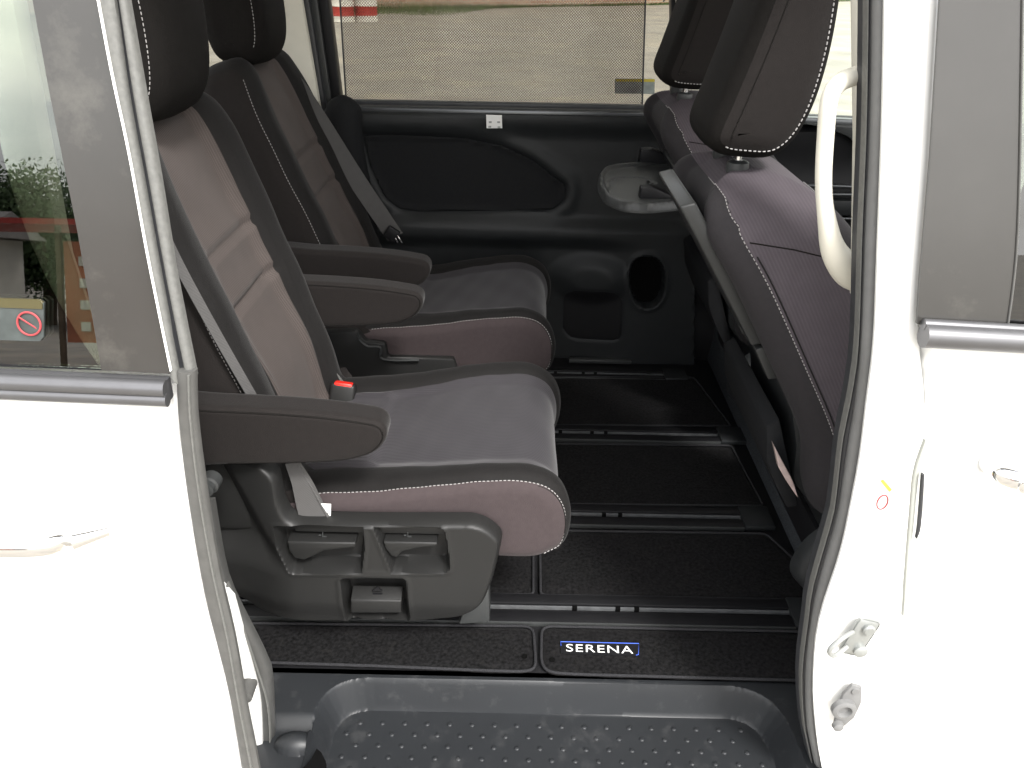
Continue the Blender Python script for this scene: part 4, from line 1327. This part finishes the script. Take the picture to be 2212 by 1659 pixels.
# ledge behind the cover top, slot, label
za = P(700, 1132, y=yC).z
mesh('cover_ledge', *boxe(-.33, -.07, yC + .016, yC + .075, za - .03, za - .004, .004), M['plastic'], seatA)
mesh('belt_slot', *boxe(P(690, 1122, z=za).x, P(752, 1122, z=za).x, yC + .022, yC + .034, za - .006, za - .002, .001), M['hole'], seatA)
mesh('front_foot', *prism([P(u, v, y=.05) for u, v in ((1040, 1262), (1056, 1262), (1058, 1345), (990, 1350), (1010, 1300))], (0, .05, 0), .004), M['plastic_lt'], seatA)
mesh('recliner_housing', *prism([P(u, v, y=.045) for u, v in ((430, 990), (600, 1000), (606, 1030), (612, 1085), (625, 1110), (560, 1150), (440, 1150))], (0, .05, 0), .012, 3), M['plastic'], seatA)

# belt of the near seat
mesh('shoulder_belt', *ribbon(cm([P(340, 470, y=.026), P(378, 556, y=.028), (P(450, 690, y=.031)), P(552, 868, y=.046), P(600, 945, y=.07)], 5), Vector((.004, .006, .001)), .0014), M['belt'], seatA)
lbp = [P(u, v, y=yv) for u, v, yv in ((632, 1000, .035), (652, 1040, .030), (668, 1085, .027), (684, 1130, .022))]
lw = [Vector((.011, 0, .002)), Vector((.014, .0, .001)), Vector((.020, .0, 0)), Vector((.0255, .0, 0))]
mesh('lap_belt', *ribbon(cm(lbp, 4), [lw[0].lerp(lw[3], i / 12) for i in range(13)], .0016), M['belt'], seatA)
mesh('lap_belt_edge', *tube([P(642, 1000, y=.034), P(672, 1050, y=.029), P(714, 1128, y=.021)], .0016, 6), M['belt'], seatA)
mesh('belt_label', *prism([P(u, v, y=.024) for u, v in ((691, 1088), (715, 1089), (714, 1126), (712, 1126))], (0, .0008, 0)), M['label'], seatA)
# buckle
bc0 = P(741, 851, y=.355)
Rb = Matrix.Rotation(R(8), 3, 'Y') @ Matrix.Rotation(R(-18), 3, 'X')
bk = mesh('belt_buckle', *box(bc0, (.046, .030, .044), .006, Rb, 3), M['plastic'], seatA)
mesh('release_button', *box(bc0 + Rb @ Vector((0, -.0035, .0185)), (.034, .022, .010), .003, Rb), M['red'], bk)
mesh('buckle_stalk', *ribbon([bc0 + Vector((0, .01, -.018)), bc0 + Vector((-.02, .03, -.06))], Vector((.016, 0, 0)), .006), M['belt'], bk)
mesh('buckle_strap', *ribbon([P(722, 806, y=.40), P(748, 838, y=.40)], Vector((.003, .0, .003)), .002), M['rubber_lt'], bk)

# belt of the far seat
mesh('shoulder_belt', *ribbon(cm([P(560, 120, y=1.02), P(600, 146, y=1.0), P(636, 182, y=1.0), P(690, 262, y=1.0), P(770, 388, y=1.01), P(854, 512, y=1.02)], 5), Vector((.019, .004, .010)), .0014), M['belt'], seatB)
tg = mesh('belt_tongue', *box(P(846, 505, y=1.0), (.034, .014, .034), .005, Matrix.Rotation(R(35), 3, 'Y')), M['black'], seatB)
mm = MB()
for dx in (-.004, .006):
    mm.add(box(P(857, 515, y=.995) + Vector((dx, 0, 0)), (.004, .003, .026), .001, Matrix.Rotation(R(-30), 3, 'Y')))
mm.build('tongue_plate', M['chrome'], tg)
# near-side hardware of the far seat
mesh('side_cover', *prism([P(u, v, y=.64) for u, v in ((640, 720), (770, 716), (790, 738), (832, 742), (838, 772), (980, 775), (1010, 860), (640, 870))], (0, .04, 0), .006), M['plastic'], seatB)
mesh('chrome_cable', *tube(cm([P(772, 718, y=.632), P(778, 735, y=.632), P(795, 748, y=.632), P(822, 751, y=.632), P(828, 776, y=.632), P(905, 778, y=.632)], 5), .0028, 8), M['plastic_lt'], seatB)

# ================================================================== FRONT SEATS
FB = [(.258, .754), (.262, .780), (.280, .800), (.308, .809), (.345, .811), (.385, .803), (.425, .782), (.465, .744), (.54, .65), (.615, .5), (.64, .38), (.61, .315), (.545, .292), (.490, .300), (.462, .345), (.448, .416), (.426, .467), (.378, .55), (.307, .67), (.268, .728)]
FH = [(.262, .862), (.276, .840), (.31, .834), (.350, .836), (.378, .862), (.395, .91), (.402, .98), (.398, 1.06), (.382, 1.13), (.352, 1.16), (.328, 1.13), (.312, 1.05), (.295, .98), (.275, .91)]


def front_seat(y0, dx, label, near):
    y1 = y0 + .41; yc = (y0 + y1) / 2
    root = empty('front_seat', (.45 + dx, yc, 0), label, 'car seat', 'front row seats')
    fb = [(a + dx, b) for a, b in FB]

    def df(x, z, yn, nx, nz):
        d = -.012 * (1 - sst(.45, .75, np.full_like(x, abs(yn)))) * sst(.1, .5, -nx)
        return d + 0 * x
    lf = loft(fb, y0, y1, .046, 170, 9, 30, df, None, (.60, .213, .22, 3))

    top = [i for i in range(lf['G'].shape[1]) if lf['pr'][i, 1] > .767 and lf['n'][i, 1] > .30]
    top.sort(key=lambda i: lf['pr'][i, 0])
    top = set(top[3:-3])
    ir0 = min(top, key=lambda i: lf['pr'][i, 0]); N0 = lf['G'].shape[1]
    sg = 1 if (ir0 + 1) % N0 not in top else -1
    ND = 4
    corner = {(ir0 + sg * d) % N0: 1 + 4 * (1 - d / ND) ** 1.3 for d in range(0, ND)}

    def zf(k, i, yn, x, z, nx, nz):
        kk = min(k, 48 - k)
        if k < 1.2 or k > 46.8 or (i in top) or kk < corner.get(i if sg < 0 else (i + 1) % N0, 0): return 1
        return 0
    ba = loft_build(lf, ['backrest', 'side_panel'], [M['back_cloth'], M['side_plum']], zf, root, 1)
    i0 = find_i(lf, 1, .29 + dx, .77); i1 = find_i(lf, 1, .50 + dx, .40)
    ia = sorted([i0, i1]); pa = loft_path(lf, 1, ia[0], ia[1]);
    pb = loft_path(lf, 1, ia[1], ia[0])
    rear = pa if len(pa) < len(pb) else pb
    j0 = find_i(lf, 1, .38 + dx, .775); j1 = find_i(lf, 1, .58 + dx, .48)
    ja = sorted([j0, j1]); pc_ = loft_path(lf, 1, ja[0], ja[1]); pd = loft_path(lf, 1, ja[1], ja[0])
    frnt = pc_ if len(pc_) < len(pd) else pd
    # seams run on over the shoulder along the rear and the front top edge
    ir = min(top, key=lambda i: lf['pr'][i, 0]); jf = max(top, key=lambda i: lf['pr'][i, 0])
    for nm_, path, ie in (('rear', rear, ir), ('front', frnt, jf)):
        if path[0].z < path[-1].z: path = path[::-1]
        up_ = [Vector(lf['G'][k, ie]) + Vector((lf['n'][ie][0], 0, lf['n'][ie][1])) * .0008 for k in range(22, 0, -1)]
        if nm_ == 'rear':
            up_ = up_[:17]
            for d in range(0, ND + 1):
                kf = 1 + 4 * (1 - d / ND) ** 1.3; k0 = int(kf); fr_ = kf - k0; ii_ = (ir0 + sg * d) % N0
                up_.append(Vector(lf['G'][k0, ii_]).lerp(Vector(lf['G'][k0 + 1, ii_]), fr_) + Vector((lf['n'][ii_][0] * .0008, -.0006, lf['n'][ii_][1] * .0008)))
        path = [q_ for q_ in path if q_.z < up_[-1].z - .001]
        stitches([up_ + path]).build('stitching', M['stitch'], ba)
    rear = [q_ for q_ in rear if q_.z < .73]
    mesh('seam', *tube([p_ + Vector((.004, -.0006, .003)) for p_ in rear], .0011, 6), M['bolster'], ba)
    mesh('seam', *tube([Vector((.302 + dx, y0 + .0, .752)), Vector((.36 + dx, y0 - .0005, .744)), Vector((.44 + dx, y0 + .001, .726))], .0010, 6), M['head'], ba)
    # headrest
    fh = [(a + dx, b) for a, b in FH]
    lh = loft(fh, yc - .100, yc + .085, .032, 110, 7, 16, lambda x, z, yn, nx, nz: .006 * (1 - yn ** 2) + 0 * x)
    hd_ = loft_build(lh, ['headrest', 'side_face'], [M['head'], M['arm']], lambda k, i, yn, x, z, nx, nz: 1 if k < 3 else 0, root, 1)
    i0 = find_i(lh, 3, .285 + dx, .85); i1 = find_i(lh, 3, .378 + dx, 1.14); ia = sorted([i0, i1])
    pa = loft_path(lh, 3, ia[0], ia[1], .0008); pb = loft_path(lh, 3, ia[1], ia[0], .0008)
    low = pa if min(p_.z for p_ in pa) < min(p_.z for p_ in pb) or np.mean([p_.x for p_ in pa]) > np.mean([p_.x for p_ in pb]) else pb
    stitches([low], r=.0009).build('stitching', M['stitch'], hd_)
    i2 = find_i(lh, 1, .285 + dx, .85); i3 = find_i(lh, 1, .335 + dx, 1.13); ia = sorted([i2, i3])
    pa = loft_path(lh, 1, ia[0], ia[1], .0003); pb = loft_path(lh, 1, ia[1], ia[0], .0003)
    up = pa if np.mean([p_.x for p_ in pa]) < np.mean([p_.x for p_ in pb]) else pb
    mesh('seam', *tube(up, .0008, 6), M['head'], hd_)
    for s in (-.045, .045):
        q = Vector((.315 + dx, yc + s, .842))
        pp = mesh('headrest_post', *tube([q + Vector((0, 0, -.06)), q + Vector((0, 0, .03))], .0058, 14), M['chrome'], hd_)
        mesh('post_collar', *lathe(Vector((q.x, q.y, .806)), [(.015, -.006), (.0165, .004), (.015, .012), (.009, .015)], 22), M['plastic_lt'], root)
    # folding table on the back
    th = .020
    pts = [(.222, .78), (.245, .745), (.292, .671), (.352, .575)]
    if near:
        pr_ = [(a + dx - .004, b) for a, b in pts]; prb = [(a + dx + .018, b + .006) for a, b in pts][::-1]
        tb_ = mesh('folded_table', *prism([(a, y0 + .062, b) for a, b in pr_ + prb], (0, .19, 0), .004, 3), M['table'], root)
        mesh('table_arm', *prism([(a + dx, y0 + .062, b) for a, b in ((.354, .570), (.382, .520), (.402, .524), (.374, .577))], (0, .03, 0), .003), M['table'], tb_)
        mesh('table_arm', *prism([(a + dx, y0 + .22, b) for a, b in ((.354, .570), (.382, .520), (.402, .524), (.374, .577))], (0, .03, 0), .003), M['table'], tb_)
    else:
        zt = .632
        tp = roundpoly(poly_xy([(1292, 372), (1305, 357), (1340, 350), (1424, 345), (1470, 347), (1490, 432), (1400, 441), (1345, 437), (1306, 420), (1293, 395)], zt), .02)
        cc_ = P(1365, 388, z=zt)
        inn = roundpoly([((a - cc_.x) * .88 + cc_.x, (b - cc_.y) * .88 + cc_.y) for a, b in tp], .01)

        def th_(A, B):
            s = sdf(inn, A, B); h = -.006 * sst(0, .006, s)
            rr = np.hypot(A - cc_.x, (B - cc_.y)); h = h - .004 * np.exp(-((rr - .05) / .003) ** 2) * ((B > cc_.y - .01))
            for xx in (cc_.x - .045, cc_.x + .04): h = h - .004 * np.exp(-((A - xx - .15 * (B - cc_.y)) / .003) ** 2) * (np.abs(B - cc_.y + .04) < .06)
            return h
        tb_ = mesh('open_table', *relief(tp, lambda a, b, d: (a, b, zt + d), th_, .004, .008, .02), M['plastic_lt'], root)
        mesh('table_underside', *prism([(a, b, zt - .016) for a, b in tp], (0, 0, -.004)), M['plastic_lt'], tb_)
        for vv, yy in ((350, 1.0), (432, .70)):
            mesh('table_bracket', *prism([P(u, v, y=yy) for u, v in ((1385, vv - 26), (1410, vv - 28), (1450, vv - 10), (1460, vv + 14), (1380, vv + 6))], (0, .03, 0), .004), M['black'], tb_)
    # plastic back, pocket
    mesh('back_shell', *prism([(a + dx, y0 + .07, b) for a, b in ((.31, .66), (.384, .545), (.43, .46), (.448, .40), (.455, .33), (.50, .28), (.50, .36), (.47, .47), (.40, .56), (.33, .67))], (0, .28, 0), .006), M['trim'], root)
    pk = mesh('back_pocket', *prism([(a + dx, y0 + .06, b) for a, b in ((.41, .455), (.43, .40), (.452, .34), (.47, .29), (.452, .285), (.425, .33), (.402, .38), (.392, .44))], (0, .30, 0), .005), M['trim2'], root)
    # cushion + base
    CU = [(.54, .20), (.56, .31), (.62, .34), (.75, .345), (.92, .36), (.99, .34), (1.0, .28), (.95, .22), (.7, .20), (.55, .18)]
    lc = loft([(a + dx, b) for a, b in CU], y0, y1, .03, 80, 5, 10)
    loft_build(lc, ['cushion', 'side'], [M['bolster'], M['bolster']], lambda k, i, yn, x, z, nx, nz: 0, root, 0)
    mesh('side_cover', *relief(roundpoly([(.452 + dx, .20), (.475 + dx, .27), (.53 + dx, .31), (.60 + dx, .31), (1.0 + dx, .28), (1.0 + dx, .16), (.55 + dx, .14), (.487 + dx, .155)], .03),
                               lambda a, b, d: (a, y0 - .012 - d, b), lambda A, B: 0 * A, .006, .02, .03), M['trim'], root)
    mesh('seat_base', *boxe(.52 + dx, .98 + dx, y0 + .03, y1 - .03, .152, .22, .01), M['black'], root)
    mesh('rear_skirt', *prism([(.50 + dx, y0 + .05, .31), (.53 + dx, y0 + .05, .22), (.585 + dx, y0 + .05, .153), (.62 + dx, y0 + .05, .153), (.62 + dx, y0 + .05, .31)], (0, .30, 0), .006), M['trim'], root)
    return root


fsA = front_seat(.040, 0.0, 'nearest front seat seen from behind with its table folded up', True)
fsB = front_seat(.655, .035, 'far front seat with its small table folded down beside the far door', False)

# booklet in the pocket of the near front seat
V, Fs = prism([P(u, v, y=.080) for u, v in ((1671, 960), (1684, 985), (1708, 1030), (1716, 1048), (1724, 1076), (1718, 1068), (1698, 1038), (1682, 1010))], (0, .012, 0), .001)
bk_ = mesh('booklet', V, Fs, mat('glossy_paper', (.42, .33, .31), .3, .25, 60))
tag(bk_, 'pinkish paper booklet tucked in the back pocket of the near front seat', 'booklet')
